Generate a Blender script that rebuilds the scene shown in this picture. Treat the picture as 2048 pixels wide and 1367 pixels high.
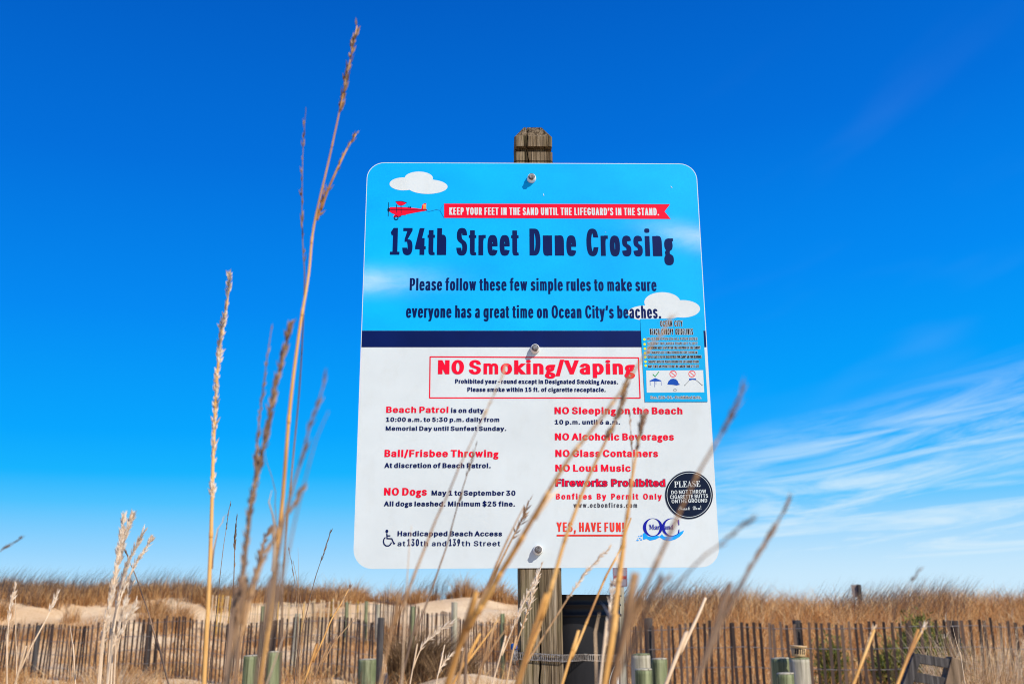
import bpy, bmesh, math, random, json
import numpy as np
from mathutils import Vector, Matrix
from mathutils.geometry import delaunay_2d_cdt

for o in list(bpy.data.objects):
    bpy.data.objects.remove(o, do_unlink=True)
SC = bpy.context.scene
COL = SC.collection
R = math.radians

# ------------------------------------------------------------------ camera
EYE = Vector((0.0, 0.0, 1.38))
PITCH = R(15.0)
cam = bpy.data.cameras.new('camera')
cam.lens = 35.0
cam.sensor_width = 36.0
cam.clip_start = 0.05
cam.clip_end = 6000.0
cam.dof.use_dof = True
cam.dof.focus_distance = 2.16
cam.dof.aperture_fstop = 7.5
camo = bpy.data.objects.new('camera', cam)
COL.objects.link(camo)
camo.location = EYE
camo.rotation_euler = (math.pi/2 + PITCH, 0, 0)
SC.camera = camo
SC.cycles.filter_width = 1.05
SC.render.resolution_x = 1024
SC.render.resolution_y = 683

# ------------------------------------------------------------------ sky and sun
SUN_AZ, SUN_EL = R(138.0), R(40.0)          # azimuth clockwise from +Y
world = bpy.data.worlds.new('World')
SC.world = world
world.use_nodes = True

def build_world():
    nt = world.node_tree
    N, L = nt.nodes, nt.links
    bg = N['Background']
    bg.inputs['Strength'].default_value = 0.1
    sky = N.new('ShaderNodeTexSky')
    sky.sky_type = 'NISHITA'
    sky.sun_disc = False
    sky.sun_elevation = SUN_EL
    sky.sun_rotation = SUN_AZ
    sky.air_density = 1.0
    sky.dust_density = 0.6
    sky.ozone_density = 2.0
    tc = N.new('ShaderNodeTexCoord')
    nrm = N.new('ShaderNodeVectorMath'); nrm.operation = 'NORMALIZE'
    L.new(tc.outputs['Generated'], nrm.inputs[0])
    sep = N.new('ShaderNodeSeparateXYZ')
    L.new(nrm.outputs[0], sep.inputs[0])
    def M(op, a, b=None, c=None, clamp=False):
        n = N.new('ShaderNodeMath'); n.operation = op; n.use_clamp = clamp
        for i, v in enumerate((a, b, c)):
            if v is None: continue
            if isinstance(v, (int, float)): n.inputs[i].default_value = v
            else: L.new(v, n.inputs[i])
        return n.outputs[0]
    el = M('MULTIPLY', M('ARCSINE', sep.outputs[2]), 180/math.pi)      # degrees above the horizon
    az = M('MULTIPLY', M('ARCTAN2', sep.outputs[0], sep.outputs[1]), 180/math.pi)
    # clear polarised winter sky: deep blue overhead, paler to the horizon
    ramp = N.new('ShaderNodeValToRGB')
    pts = [(0.0, (190, 229, 255)), (1.7, (176, 224, 255)), (3.1, (150, 213, 255)), (5.9, (76, 194, 255)),
           (7.6, (18, 180, 255)), (10.0, (0, 166, 255)), (17.1, (0, 138, 243)), (25.6, (0, 112, 220)),
           (34.0, (0, 95, 199)), (60.0, (0, 62, 150))]
    lin = lambda v: (v/255/12.92 if v <= 10 else ((v/255+0.055)/1.055)**2.4)
    cr = ramp.color_ramp
    while len(cr.elements) < len(pts): cr.elements.new(0.5)
    for e, (d, c) in zip(cr.elements, pts):
        e.position = d/60.0
    for e, (d, c) in zip(cr.elements, pts):
        e.position = d/60.0
        e.color = (*[lin(v) for v in c], 1)
    # the sky is a little lighter towards the right of the view (nearer the sun side)
    elr = M('ADD', el, M('MULTIPLY', az, -0.09))
    elr = M('MINIMUM', M('MAXIMUM', M('ADD', M('MULTIPLY', elr, 0.75), M('MULTIPLY', el, 0.25)), 0.0), 60.0)
    elmix = N.new('ShaderNodeMix'); elmix.data_type = 'FLOAT'
    L.new(M('DIVIDE', el, 18.0, clamp=True), elmix.inputs[0]); L.new(el, elmix.inputs[2]); L.new(elr, elmix.inputs[3])
    L.new(M('DIVIDE', elmix.outputs[0], 60.0, clamp=True), ramp.inputs[0])
    sc = N.new('ShaderNodeVectorMath'); sc.operation = 'SCALE'; sc.inputs[3].default_value = 10.0
    L.new(ramp.outputs[0], sc.inputs[0])
    mix = N.new('ShaderNodeMix'); mix.data_type = 'RGBA'; mix.inputs[0].default_value = 0.992
    L.new(sky.outputs[0], mix.inputs[6]); L.new(sc.outputs[0], mix.inputs[7])
    # thin cirrus streaks low in the sky to the right
    sv = M('SUBTRACT', M('MULTIPLY', el, M('SUBTRACT', 1.0, M('MULTIPLY', az, 0.011))), M('MULTIPLY', az, 0.03))
    cmb = N.new('ShaderNodeCombineXYZ')
    L.new(M('MULTIPLY', az, 0.085), cmb.inputs[0]); L.new(M('MULTIPLY', sv, 1.05), cmb.inputs[1])
    n1 = N.new('ShaderNodeTexNoise'); n1.inputs['Scale'].default_value = 1.0; n1.inputs['Detail'].default_value = 7.0
    n1.inputs['Roughness'].default_value = 0.66; n1.inputs['Distortion'].default_value = 1.0
    L.new(cmb.outputs[0], n1.inputs['Vector'])
    cmb2 = N.new('ShaderNodeCombineXYZ')
    L.new(M('MULTIPLY', az, 0.05), cmb2.inputs[0]); L.new(M('MULTIPLY', sv, 0.2), cmb2.inputs[1]); cmb2.inputs[2].default_value = 4.0
    n2 = N.new('ShaderNodeTexNoise'); n2.inputs['Scale'].default_value = 1.0; n2.inputs['Detail'].default_value = 3.0
    L.new(cmb2.outputs[0], n2.inputs['Vector'])
    def smooth(v, a, b):
        n = N.new('ShaderNodeMapRange'); n.interpolation_type = 'SMOOTHSTEP'
        L.new(v, n.inputs[0]); n.inputs[1].default_value = a; n.inputs[2].default_value = b
        return n.outputs[0]
    streak = smooth(M('ADD', M('MULTIPLY', n1.outputs[0], 0.75), M('MULTIPLY', n2.outputs[0], 0.45)), 0.45, 0.75)
    # cirrus bank: lies right of the sign, its upper edge climbing to the right
    right = smooth(az, 3.0, 15.0)
    top = M('ADD', 6.6, M('MULTIPLY', az, 0.21))
    band = M('SUBTRACT', 1.0, smooth(M('SUBTRACT', el, top), -3.0, 1.0))
    low = smooth(M('SUBTRACT', 8.5, el), 0.0, 8.0)
    dens = M('MULTIPLY', M('MULTIPLY', streak, M('ADD', 0.80, M('MULTIPLY', low, 0.18))), M('MULTIPLY', right, band))
    veil = M('MULTIPLY', M('MULTIPLY', right, M('POWER', low, 1.5)), 0.72)
    far = M('MULTIPLY', M('MULTIPLY', smooth(n2.outputs[0], 0.5, 0.8), smooth(az, 5.0, 26.0)), M('MULTIPLY', smooth(el, 34.0, 12.0), 0.10))
    cl = M('MAXIMUM', M('MAXIMUM', dens, veil), far, clamp=True)
    mix2 = N.new('ShaderNodeMix'); mix2.data_type = 'RGBA'
    L.new(cl, mix2.inputs[0]); L.new(mix.outputs[2], mix2.inputs[6])
    mix2.inputs[7].default_value = (6.6, 8.5, 9.8, 1)
    L.new(mix2.outputs[2], bg.inputs['Color'])
build_world()

sun = bpy.data.lights.new('sun', 'SUN')
sun.energy = 4.9
sun.angle = R(0.5)
sun.color = (1.0, 0.925, 0.80)
suno = bpy.data.objects.new('sun', sun)
COL.objects.link(suno)
SDIR = Vector((math.cos(SUN_EL)*math.sin(SUN_AZ), math.cos(SUN_EL)*math.cos(SUN_AZ), math.sin(SUN_EL)))
suno.rotation_euler = SDIR.to_track_quat('Z', 'Y').to_euler()
suno.location = SDIR*20

SC.view_settings.view_transform = 'Standard'
SC.view_settings.look = 'None'
SC.view_settings.exposure = 0.0
SC.view_settings.gamma = 1.0
SC.view_settings.use_curve_mapping = False

# ------------------------------------------------------------------ helpers
FPX = 35.0/36.0*2048.0
FW = Vector((0, math.cos(PITCH), math.sin(PITCH)))
UP = Vector((0, -math.sin(PITCH), math.cos(PITCH)))
def ray(px, py):                     # direction through a photo position
    return FW + Vector((1, 0, 0))*((px-1024)/FPX) + UP*((683.5-py)/FPX)
def at(px, py, Y):                   # the point on that line of sight at distance Y
    d = ray(px, py)
    return EYE + d*(Y/d.y)
rnd = random.Random(7)
rng = np.random.default_rng(11)

def link(name, mesh, mat=None, parent=None, loc=None):
    o = bpy.data.objects.new(name, mesh)
    COL.objects.link(o)
    if mat is not None:
        mesh.materials.append(mat)
    if parent is not None: o.parent = parent
    if loc is not None: o.location = loc
    return o
def tag(o, label, cat, group=None):
    o['label'] = label; o['category'] = cat
    if group: o['group'] = group
    return o
def thing(name, label, cat, loc=(0, 0, 0), group=None):
    o = bpy.data.objects.new(name, None)
    o.empty_display_size = 0.1
    COL.objects.link(o)
    o.location = loc
    return tag(o, label, cat, group)
def setting(o, kind='structure', label=None):
    o['kind'] = kind
    if label: o['label'] = label
    return o
class MB:                            # mesh collector
    def __init__(s): s.v = []; s.f = []; s.sm = []
    def add(s, vs, fs, smooth=False):
        b = len(s.v)
        s.v += [tuple(v) for v in vs]
        s.f += [tuple(i+b for i in f) for f in fs]
        s.sm += [smooth]*len(fs)
    def box(s, c, ax, ay, az):       # centre and three half axis vectors
        c, ax, ay, az = Vector(c), Vector(ax), Vector(ay), Vector(az)
        vs = [c+ax*i+ay*j+az*k for k in (-1, 1) for j in (-1, 1) for i in (-1, 1)]
        s.add(vs, [(0, 2, 3, 1), (4, 5, 7, 6), (0, 1, 5, 4), (2, 6, 7, 3), (0, 4, 6, 2), (1, 3, 7, 5)])
    def tube(s, pts, rad, n=6, cap=True, smooth=True):
        pts = [Vector(p) for p in pts]
        rings = []
        a = None
        for i, p in enumerate(pts):
            t = (pts[min(i+1, len(pts)-1)]-pts[max(i-1, 0)]).normalized()
            if a is None:
                a = t.cross(Vector((0, 1, 0.1)))
                if a.length < 1e-3: a = t.cross(Vector((1, 0, 0)))
            a = (a - t*a.dot(t)).normalized()
            b = t.cross(a)
            r = rad[i] if hasattr(rad, '__len__') else rad
            rings.append([p + (a*math.cos(2*math.pi*k/n)+b*math.sin(2*math.pi*k/n))*r for k in range(n)])
        vs = [v for rg in rings for v in rg]
        fs = []
        for i in range(len(rings)-1):
            for k in range(n):
                k2 = (k+1) % n
                fs.append((i*n+k, i*n+k2, (i+1)*n+k2, (i+1)*n+k))
        if cap:
            fs.append(tuple(range(n-1, -1, -1)))
            fs.append(tuple((len(rings)-1)*n+k for k in range(n)))
        s.add(vs, fs, smooth)
    def lathe(s, prof, n=24, c=(0, 0, 0), wob=0.0, seed=0, smooth=True):   # (r, z) list, bottom to top
        rr = random.Random(seed)
        ph = [rr.uniform(0, 6.28) for _ in range(4)]
        vs = []
        for (r, z) in prof:
            for k in range(n):
                t = 2*math.pi*k/n
                w = 1 + wob*(math.sin(2*t+ph[0])*0.6+math.sin(3*t+ph[1])*0.4+math.sin(5*t+ph[2])*0.25)
                vs.append((c[0]+r*w*math.cos(t), c[1]+r*w*math.sin(t), c[2]+z))
        fs = []
        for i in range(len(prof)-1):
            for k in range(n):
                k2 = (k+1) % n
                fs.append((i*n+k, i*n+k2, (i+1)*n+k2, (i+1)*n+k))
        fs.append(tuple(range(n-1, -1, -1)))
        fs.append(tuple((len(prof)-1)*n+k for k in range(n)))
        s.add(vs, fs, smooth)
    def build(s, name, mat, parent=None, loc=None):
        me = bpy.data.meshes.new(name)
        me.from_pydata(s.v, [], s.f)
        me.polygons.foreach_set('use_smooth', s.sm)
        me.update()
        return link(name, me, mat, parent, loc)

# ------------------------------------------------------------------ materials
def material(name, color, rough=0.7, spec=0.3, metal=0.0):
    m = bpy.data.materials.new(name)
    m.use_nodes = True
    b = m.node_tree.nodes['Principled BSDF']
    b.inputs['Base Color'].default_value = (*color, 1)
    b.inputs['Roughness'].default_value = rough
    b.inputs['Specular IOR Level'].default_value = spec
    b.inputs['Metallic'].default_value = metal
    return m
def noise(nt, scale, detail=4.0, rough=0.55, stretch=None, coord='Object', dist=0.0):
    tc = nt.nodes.new('ShaderNodeTexCoord')
    n = nt.nodes.new('ShaderNodeTexNoise')
    n.inputs['Scale'].default_value = scale
    n.inputs['Detail'].default_value = detail
    n.inputs['Roughness'].default_value = rough
    n.inputs['Distortion'].default_value = dist
    if stretch:
        mp = nt.nodes.new('ShaderNodeMapping')
        mp.inputs['Scale'].default_value = stretch
        nt.links.new(tc.outputs[coord], mp.inputs[0])
        nt.links.new(mp.outputs[0], n.inputs['Vector'])
    else:
        nt.links.new(tc.outputs[coord], n.inputs['Vector'])
    return n.outputs[0]
def ramp(nt, fac, stops):
    r = nt.nodes.new('ShaderNodeValToRGB')
    cr = r.color_ramp
    while len(cr.elements) < len(stops): cr.elements.new(0.5)
    for _ in range(2):
        for e, (p, c) in zip(cr.elements, stops):
            e.position = p; e.color = (*c, 1)
    nt.links.new(fac, r.inputs[0])
    return r.outputs[0]
def mixc(nt, fac, a, b, mode='MIX'):
    m = nt.nodes.new('ShaderNodeMix'); m.data_type = 'RGBA'; m.blend_type = mode
    for sock, v in ((0, fac), (6, a), (7, b)):
        if isinstance(v, (int, float)): m.inputs[sock].default_value = v
        elif isinstance(v, tuple): m.inputs[sock].default_value = (*v, 1)
        else: nt.links.new(v, m.inputs[sock])
    return m.outputs[2]
def base(m, sock): m.node_tree.links.new(sock, m.node_tree.nodes['Principled BSDF'].inputs['Base Color'])
def bump(m, sock, strength=0.5, dist=0.005):
    nt = m.node_tree
    b = nt.nodes.new('ShaderNodeBump')
    b.inputs['Strength'].default_value = strength
    b.inputs['Distance'].default_value = dist
    nt.links.new(sock, b.inputs['Height'])
    nt.links.new(b.outputs[0], nt.nodes['Principled BSDF'].inputs['Normal'])
def wood(name, dark, mid, light, scale=1.0, green=None, bstr=0.6):
    m = material(name, mid, 0.85, 0.15)
    nt = m.node_tree
    g = noise(nt, 60*scale, 6, 0.6, (1, 1, 0.045), dist=0.6)
    c = ramp(nt, g, [(0.30, dark), (0.47, mid), (0.66, light)])
    fine = noise(nt, 300*scale, 3, 0.6, (1, 1, 0.03))
    c = mixc(nt, 0.35, c, ramp(nt, fine, [(0.35, tuple(v*0.35 for v in mid)), (0.6, light)]))
    if green:
        blot = noise(nt, 7*scale, 4, 0.6, (1, 1, 0.4))
        fb = nt.nodes.new('ShaderNodeMapRange'); nt.links.new(blot, fb.inputs[0])
        fb.inputs[1].default_value = 0.42; fb.inputs[2].default_value = 0.66; fb.inputs[4].default_value = 0.75
        c = mixc(nt, fb.outputs[0], c, mixc(nt, 1.0, c, green, 'MULTIPLY'))
    base(m, c)
    bump(m, mixc(nt, 0.4, g, fine), bstr, 0.004)
    return m
def island(name, stops, rough=0.75, trans=0.0, spec=0.2):      # colour varies from blade to blade
    m = material(name, stops[0][1], rough, spec)
    nt = m.node_tree
    gi = nt.nodes.new('ShaderNodeNewGeometry')
    c = ramp(nt, gi.outputs['Random Per Island'], stops)
    base(m, c)
    if trans:
        tr = nt.nodes.new('ShaderNodeBsdfTranslucent'); nt.links.new(c, tr.inputs[0])
        mx = nt.nodes.new('ShaderNodeMixShader'); mx.inputs[0].default_value = trans
        nt.links.new(nt.nodes['Principled BSDF'].outputs[0], mx.inputs[1]); nt.links.new(tr.outputs[0], mx.inputs[2])
        nt.links.new(mx.outputs[0], nt.nodes['Material Output'].inputs[0])
    return m

M_post = wood('weathered_post_wood', (0.020, 0.015, 0.010), (0.19, 0.145, 0.092), (0.46, 0.38, 0.27), 0.9, (0.82, 0.84, 0.55), 1.0)
def cracked(m):
    nt = m.node_tree
    a = noise(nt, 150, 5, 0.6, (1, 1, 0.022), dist=0.5)
    b = noise(nt, 46, 4, 0.6, (1, 1, 0.05), dist=1.2)
    c = noise(nt, 520, 3, 0.6, (1, 1, 0.02))
    tone = ramp(nt, b, [(0.3, (0.10, 0.072, 0.045)), (0.5, (0.24, 0.18, 0.115)), (0.7, (0.46, 0.375, 0.27))])
    lines = ramp(nt, a, [(0.36, (0.10, 0.08, 0.06)), (0.47, (0.75, 0.72, 0.66)), (0.62, (1.0, 1.0, 1.0))])
    fine = ramp(nt, c, [(0.33, (0.45, 0.42, 0.36)), (0.55, (1.0, 1.0, 1.0))])
    col = mixc(nt, 0.9, mixc(nt, 1.0, tone, lines, 'MULTIPLY'), fine, 'MULTIPLY')
    moss = noise(nt, 16, 4, 0.6, (1, 1, 0.5))
    mf = nt.nodes.new('ShaderNodeMapRange'); nt.links.new(moss, mf.inputs[0])
    mf.inputs[1].default_value = 0.5; mf.inputs[2].default_value = 0.70; mf.inputs[4].default_value = 0.42
    base(m, mixc(nt, mf.outputs[0], col, (0.13, 0.125, 0.045)))
    bump(m, mixc(nt, 0.5, lines, fine), 1.0, 0.003)
cracked(M_post)
M_green = wood('green_treated_wood', (0.012, 0.015, 0.008), (0.11, 0.125, 0.062), (0.36, 0.37, 0.22), 0.42, (0.72, 0.95, 0.60), 1.0)
M_grey = wood('grey_weathered_wood', (0.06, 0.053, 0.042), (0.32, 0.29, 0.22), (0.56, 0.51, 0.41), 0.6, (0.85, 0.9, 0.7), 1.0)
M_dark = wood('dark_weathered_timber', (0.012, 0.011, 0.012), (0.04, 0.036, 0.036), (0.13, 0.12, 0.115), 0.6)
M_brown = wood('brown_weathered_timber', (0.04, 0.026, 0.016), (0.16, 0.11, 0.068), (0.32, 0.23, 0.155), 0.6)
M_slat = island('weathered_slats', [(0.0, (0.034, 0.024, 0.020)), (0.5, (0.078, 0.054, 0.043)), (1.0, (0.17, 0.115, 0.082))], 0.9)
M_slat_mid = island('greybrown_slats', [(0.0, (0.12, 0.070, 0.038)), (0.5, (0.23, 0.14, 0.08)), (1.0, (0.38, 0.245, 0.14))], 0.9)
M_slat_new = island('bleached_slats', [(0.0, (0.56, 0.40, 0.22)), (0.86, (0.70, 0.53, 0.34)), (0.93, (0.62, 0.36, 0.06)), (1.0, (0.62, 0.36, 0.06))], 0.9)
M_wire = material('galvanised_wire', (0.35, 0.33, 0.32), 0.5, 0.5, 0.6)
M_alu = material('aluminium', (0.75, 0.76, 0.78), 0.35, 0.5, 0.9)
M_steel = material('zinc_steel', (0.50, 0.49, 0.47), 0.42, 0.5, 0.85)
def add_grime(m, scale, a, b, stretch=None):
    nt = m.node_tree
    g = noise(nt, scale, 5, 0.6, stretch)
    base(m, ramp(nt, g, [(0.35, a), (0.65, b)]))
add_grime(M_steel, 220, (0.14, 0.11, 0.09), (0.42, 0.38, 0.35))
M_cap = material('white_nylon', (0.80, 0.79, 0.76), 0.45, 0.4)

def printed(name, color, vary=0.03, rough=0.42):
    m = material(name, color, rough, 0.12)
    nt = m.node_tree
    g = noise(nt, 5.0, 5, 0.6)
    lo = tuple(max(0, v*(1-vary*2.2)) for v in color)
    hi = tuple(min(1, v*(1+vary)) for v in color)
    base(m, ramp(nt, g, [(0.35, lo), (0.65, hi)]))
    if name == 'white_print':                 # thin salt film and smudges
        c0 = nt.nodes['Principled BSDF'].inputs['Base Color'].links[0].from_socket
        film = ramp(nt, noise(nt, 22, 7, 0.7, (1, 1, 0.6)), [(0.28, (0.955, 0.945, 0.93)), (0.50, (1, 1, 1))])
        base(m, mixc(nt, 1.0, c0, film, 'MULTIPLY'))
    return m
M_white = printed('white_print', (0.615, 0.675, 0.69))
M_navy = printed('navy_print', (0.001, 0.009, 0.085), 0.1)
M_navyblk = printed('midnight_print', (0.004, 0.010, 0.030), 0.1)
M_red = printed('red_print', (0.80, 0.003, 0.030), 0.06)
M_orange = printed('faded_red_print', (0.82, 0.045, 0.030), 0.12)
M_black = printed('black_print', (0.012, 0.012, 0.016), 0.1)
M_greytx = printed('charcoal_print', (0.06, 0.06, 0.075), 0.1)
M_royal = printed('royal_blue_print', (0.008, 0.012, 0.32), 0.1)
M_wave = printed('wave_blue_print', (0.01, 0.32, 0.85), 0.12)
M_stick = printed('sticker_blue', (0.004, 0.38, 0.74), 0.05)
M_yellow = printed('yellow_print', (0.75, 0.72, 0.02))
M_tentblue = printed('tent_blue_print', (0.01, 0.09, 0.50), 0.2)
M_tick = printed('green_print', (0.02, 0.33, 0.10))
M_rope = printed('banner_line_print', (0.01, 0.14, 0.36))
M_stripe = printed('tail_yellow_print', (0.85, 0.42, 0.10))
M_skyprint = material('sky_blue_print', (0.001, 0.43, 0.93), 0.42, 0.12)
M_sand = None

# ------------------------------------------------------------------ terrain
def sstep(a, b, x):
    t = np.clip((x-a)/(b-a), 0, 1)
    return t*t*(3-2*t)
_ph = rng.uniform(0, 6.28, (14, 2)); _dr = rng.uniform(0, 6.28, 14)
_fr = np.concatenate([rng.uniform(0.25, 0.7, 5), rng.uniform(0.9, 2.2, 9)])
def bumps(x, y, a=0.10, b=0.035):
    z = 0
    for i in range(14):
        u = x*math.cos(_dr[i])+y*math.sin(_dr[i])
        z = z + np.sin(u*_fr[i]*1.7+_ph[i, 0])*np.cos((x*math.sin(_dr[i])-y*math.cos(_dr[i]))*_fr[i]+_ph[i, 1])*(a if i < 5 else b)*0.6
    return z
def height(x, y):
    x = np.asarray(x, float); y = np.asarray(y, float)
    w = sstep(-1.5, 3.5, x - (y-20)*0.03)
    left = (1.62+0.10*sstep(-7, -12, x))*sstep(25.0, 36.0, y)
    right = 1.10*sstep(15.6, 27.0, y)
    far = sstep(40, 60, y)
    z = left*(1-w)+right*w
    z = z*(1-far) - 0.4*far
    amp = sstep(9, 24, y)*(1-far)
    z = z + bumps(x, y)*amp + bumps(x*2.1+9, y*2.1, 0.02, 0.012)*sstep(3, 10, y)
    z = z + 0.46*np.exp(-((x+0.75)/1.15)**2-((y-15.2)/1.3)**2)      # low sand heap at the path
    z = z + 0.18*np.exp(-((x+4.4)/1.4)**2-((y-16.0)/1.0)**2)
    return z
def hz(x, y): return float(height(x, y))

def axis(lo, hi, fine_lo, fine_hi, step, grow=1.22):
    v = list(np.arange(fine_lo, fine_hi+1e-6, step))
    s = step
    while v[-1] < hi: s *= grow; v.append(v[-1]+s)
    s = step
    while v[0] > lo: s *= grow; v.insert(0, v[0]-s)
    return np.array(v)
def build_ground():
    xs = axis(-3000, 3000, -22, 18, 0.16)
    ys = axis(-60, 4000, 8, 40, 0.16)
    X, Y = np.meshgrid(xs, ys)
    Z = height(X, Y)
    v = np.stack([X.ravel(), Y.ravel(), Z.ravel()], 1)
    nx, ny = len(xs), len(ys)
    i = (np.arange(ny-1)[:, None]*nx+np.arange(nx-1)[None, :]).ravel()
    f = np.stack([i, i+1, i+nx+1, i+nx], 1)
    me = bpy.data.meshes.new('sand_ground')
    me.vertices.add(len(v)); me.vertices.foreach_set('co', v.ravel())
    me.loops.add(f.size); me.loops.foreach_set('vertex_index', f.ravel().astype(np.int32))
    me.polygons.add(len(f)); me.polygons.foreach_set('loop_start', (np.arange(len(f))*4).astype(np.int32))
    me.polygons.foreach_set('use_smooth', np.ones(len(f), bool))
    me.update(calc_edges=True)
    m = material('dry_sand', (0.6, 0.45, 0.3), 0.95, 0.1)
    nt = m.node_tree
    a = noise(nt, 1.1, 6, 0.62)
    c = ramp(nt, a, [(0.3, (0.74, 0.51, 0.29)), (0.5, (0.92, 0.68, 0.41)), (0.7, (0.95, 0.75, 0.49))])
    b = noise(nt, 14, 5, 0.7)
    c = mixc(nt, ramp(nt, noise(nt, 0.45, 4, 0.6), [(0.42, (0, 0, 0)), (0.62, (0.75, 0.75, 0.75))]), c, (0.60, 0.35, 0.155))     # patches littered with straw crumbs
    c = mixc(nt, 0.42, c, ramp(nt, b, [(0.35, (0.60, 0.38, 0.19)), (0.5, (0.92, 0.70, 0.46))]))
    base(m, c)
    bump(m, mixc(nt, 0.5, noise(nt, 5, 6, 0.6), noise(nt, 60, 3, 0.6)), 0.8, 0.08)
    return setting(link('sand_ground', me, m))
build_ground()

# ------------------------------------------------------------------ the sign
SIGN_O = EYE + Vector((0.0523, 2.1147, 0.0819))
SIGN_R = Matrix.Rotation(R(1.17), 4, 'Z') @ Matrix.Rotation(R(-0.24), 4, 'X') @ Matrix.Rotation(R(-0.32), 4, 'Y')
SIGN_M = Matrix.Translation(SIGN_O) @ SIGN_R
SIGN_I = SIGN_M.inverted()
SW, SH, SR = 0.762, 0.9141, 0.040
def S(px, py):                       # photo position -> (x, z) in the plane of the sign face
    d = SIGN_I.to_3x3() @ ray(px, py)
    o = SIGN_I @ EYE
    t = -o.y/d.y
    p = o + d*t
    return (p.x, p.z)
post_x = SIGN_O.x + 0.0
sign = thing('beach_sign', 'large rounded white and blue rules sign bolted to a weathered square wooden post', 'sign',
             (SIGN_O.x, SIGN_O.y+0.05, 0.0))
SIGN_OFF = Vector(sign.location)
def rounded(x0, z0, x1, z1, r, n=8, corners=(1, 1, 1, 1)):      # ccw, corners: bl br tr tl
    out = []
    for (cx, cz, a0, on, px, pz) in ((x0+r, z0+r, 180, corners[0], x0, z0), (x1-r, z0+r, 270, corners[1], x1, z0),
                                     (x1-r, z1-r, 0, corners[2], x1, z1), (x0+r, z1-r, 90, corners[3], x0, z1)):
        if not on: out.append((px, pz)); continue
        for k in range(n+1):
            a = R(a0+90*k/n)
            out.append((cx+r*math.cos(a), cz+r*math.sin(a)))
    return out
def plate(name, outline, y0, y1, mat, parent):
    n = len(outline)
    v = [(x, y0, z) for x, z in outline]+[(x, y1, z) for x, z in outline]
    f = [tuple(range(n)), tuple(range(2*n-1, n-1, -1))]
    f += [(i, i+n, (i+1) % n+n, (i+1) % n) for i in range(n)]
    mb = MB(); mb.add(v, f)
    return mb.build(name, mat, parent)
# panel: 2.5 mm sheet whose painted front carries the printing
panel = plate('sign_panel', rounded(-SW/2, 0, SW/2, SH, SR), 0.0, 0.0025, M_white, sign)
panel.data.materials.append(M_alu)
for p_ in panel.data.polygons:
    if p_.index != 0: p_.material_index = 1
panel.matrix_local = Matrix.Translation(SIGN_O-SIGN_OFF) @ SIGN_R
bar_l, bar_lb = S(722, 659.5), S(720, 693)
ZB1 = S(1060, 661)[1]; ZB0 = S(1060, 694)[1]
EDGE = 0.0016
LAYER = 0.00025
def flat(name, polys, mat, layer, parent=None, holes=()):
    """union of outlines (x, z) printed on the sign; holes are cut out"""
    mb = MB(); fill(mb, polys, holes, -LAYER*layer)
    return mb.build(name, mat, parent or panel)
def area2(P):
    P = np.asarray(P, float)
    return float(np.sum(P[:, 0]*np.roll(P[:, 1], -1)-np.roll(P[:, 0], -1)*P[:, 1]))
def windings(C, polys):
    w = np.zeros(len(C))
    for P in polys:
        P = np.asarray(P, float); Q = np.roll(P, -1, 0)
        y = C[:, 1][:, None]
        up = (P[:, 1] <= y) & (Q[:, 1] > y); dn = (P[:, 1] > y) & (Q[:, 1] <= y)
        cr = (Q[:, 0]-P[:, 0])*(y-P[:, 1])-(C[:, 0][:, None]-P[:, 0])*(Q[:, 1]-P[:, 1])
        w += (up & (cr > 0)).sum(1)-(dn & (cr < 0)).sum(1)
    return w
def triangulate(polys):              # non-zero winding fill
    vs, es = [], []
    for P in polys:
        b = len(vs)
        vs += [Vector((float(x), float(y))) for x, y in P]
        es += [(b+i, b+(i+1) % len(P)) for i in range(len(P))]
    v, e, f, *_ = delaunay_2d_cdt(vs, es, [], 0, 1e-4)
    if not f: return [], []
    V = np.array([(p.x, p.y) for p in v])
    T = np.array([t[:3] for t in f if len(t) == 3])
    C = V[T].mean(1)
    keep = windings(C, polys) > 0
    return V, T[keep]
def fill(mb, polys, holes, y, sc=1000.0):
    ps = []
    for P in polys:
        P = [(x*sc, z*sc) for x, z in P]
        ps.append(P if area2(P) > 0 else P[::-1])
    for P in holes:
        P = [(x*sc, z*sc) for x, z in P]
        ps.append(P if area2(P) < 0 else P[::-1])
    V, T = triangulate(ps)
    emit(mb, V/sc if len(V) else V, T, y)
def emit(mb, V, T, y):
    fs = []
    for t in T:
        a, b, c = V[t[0]], V[t[1]], V[t[2]]
        cr = (b[0]-a[0])*(c[1]-a[1])-(b[1]-a[1])*(c[0]-a[0])
        fs.append((t[0], t[1], t[2]) if cr > 0 else (t[0], t[2], t[1]))   # faces the viewer of the sign (-y)
    mb.add([(p[0], y, p[1]) for p in V], fs)
def strokes(lines, w):               # outlines of thick lines in the same coordinates
    out = []
    for ln in lines:
        for (x0, y0), (x1, y1) in zip(ln, ln[1:]):
            L = math.hypot(x1-x0, y1-y0) or 1e-9
            nx, ny = -(y1-y0)/L*w/2, (x1-x0)/L*w/2
            out.append([(x0+nx, y0+ny), (x0-nx, y0-ny), (x1-nx, y1-ny), (x1+nx, y1+ny)])
        for (x, y) in ln[1:-1]:
            out.append([(x+w/2*math.cos(k*math.pi/5), y+w/2*math.sin(k*math.pi/5)) for k in range(10)])
    return out
def ell(cx, cy, rx, ry, n=40):
    return [(cx+rx*math.cos(2*math.pi*k/n), cy+ry*math.sin(2*math.pi*k/n)) for k in range(n)]
def P2(pts): return [S(*p) for p in pts]
def zoom(sx, ox, oy): return lambda x, y: (ox+x/sx, oy+y/sx)

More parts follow.
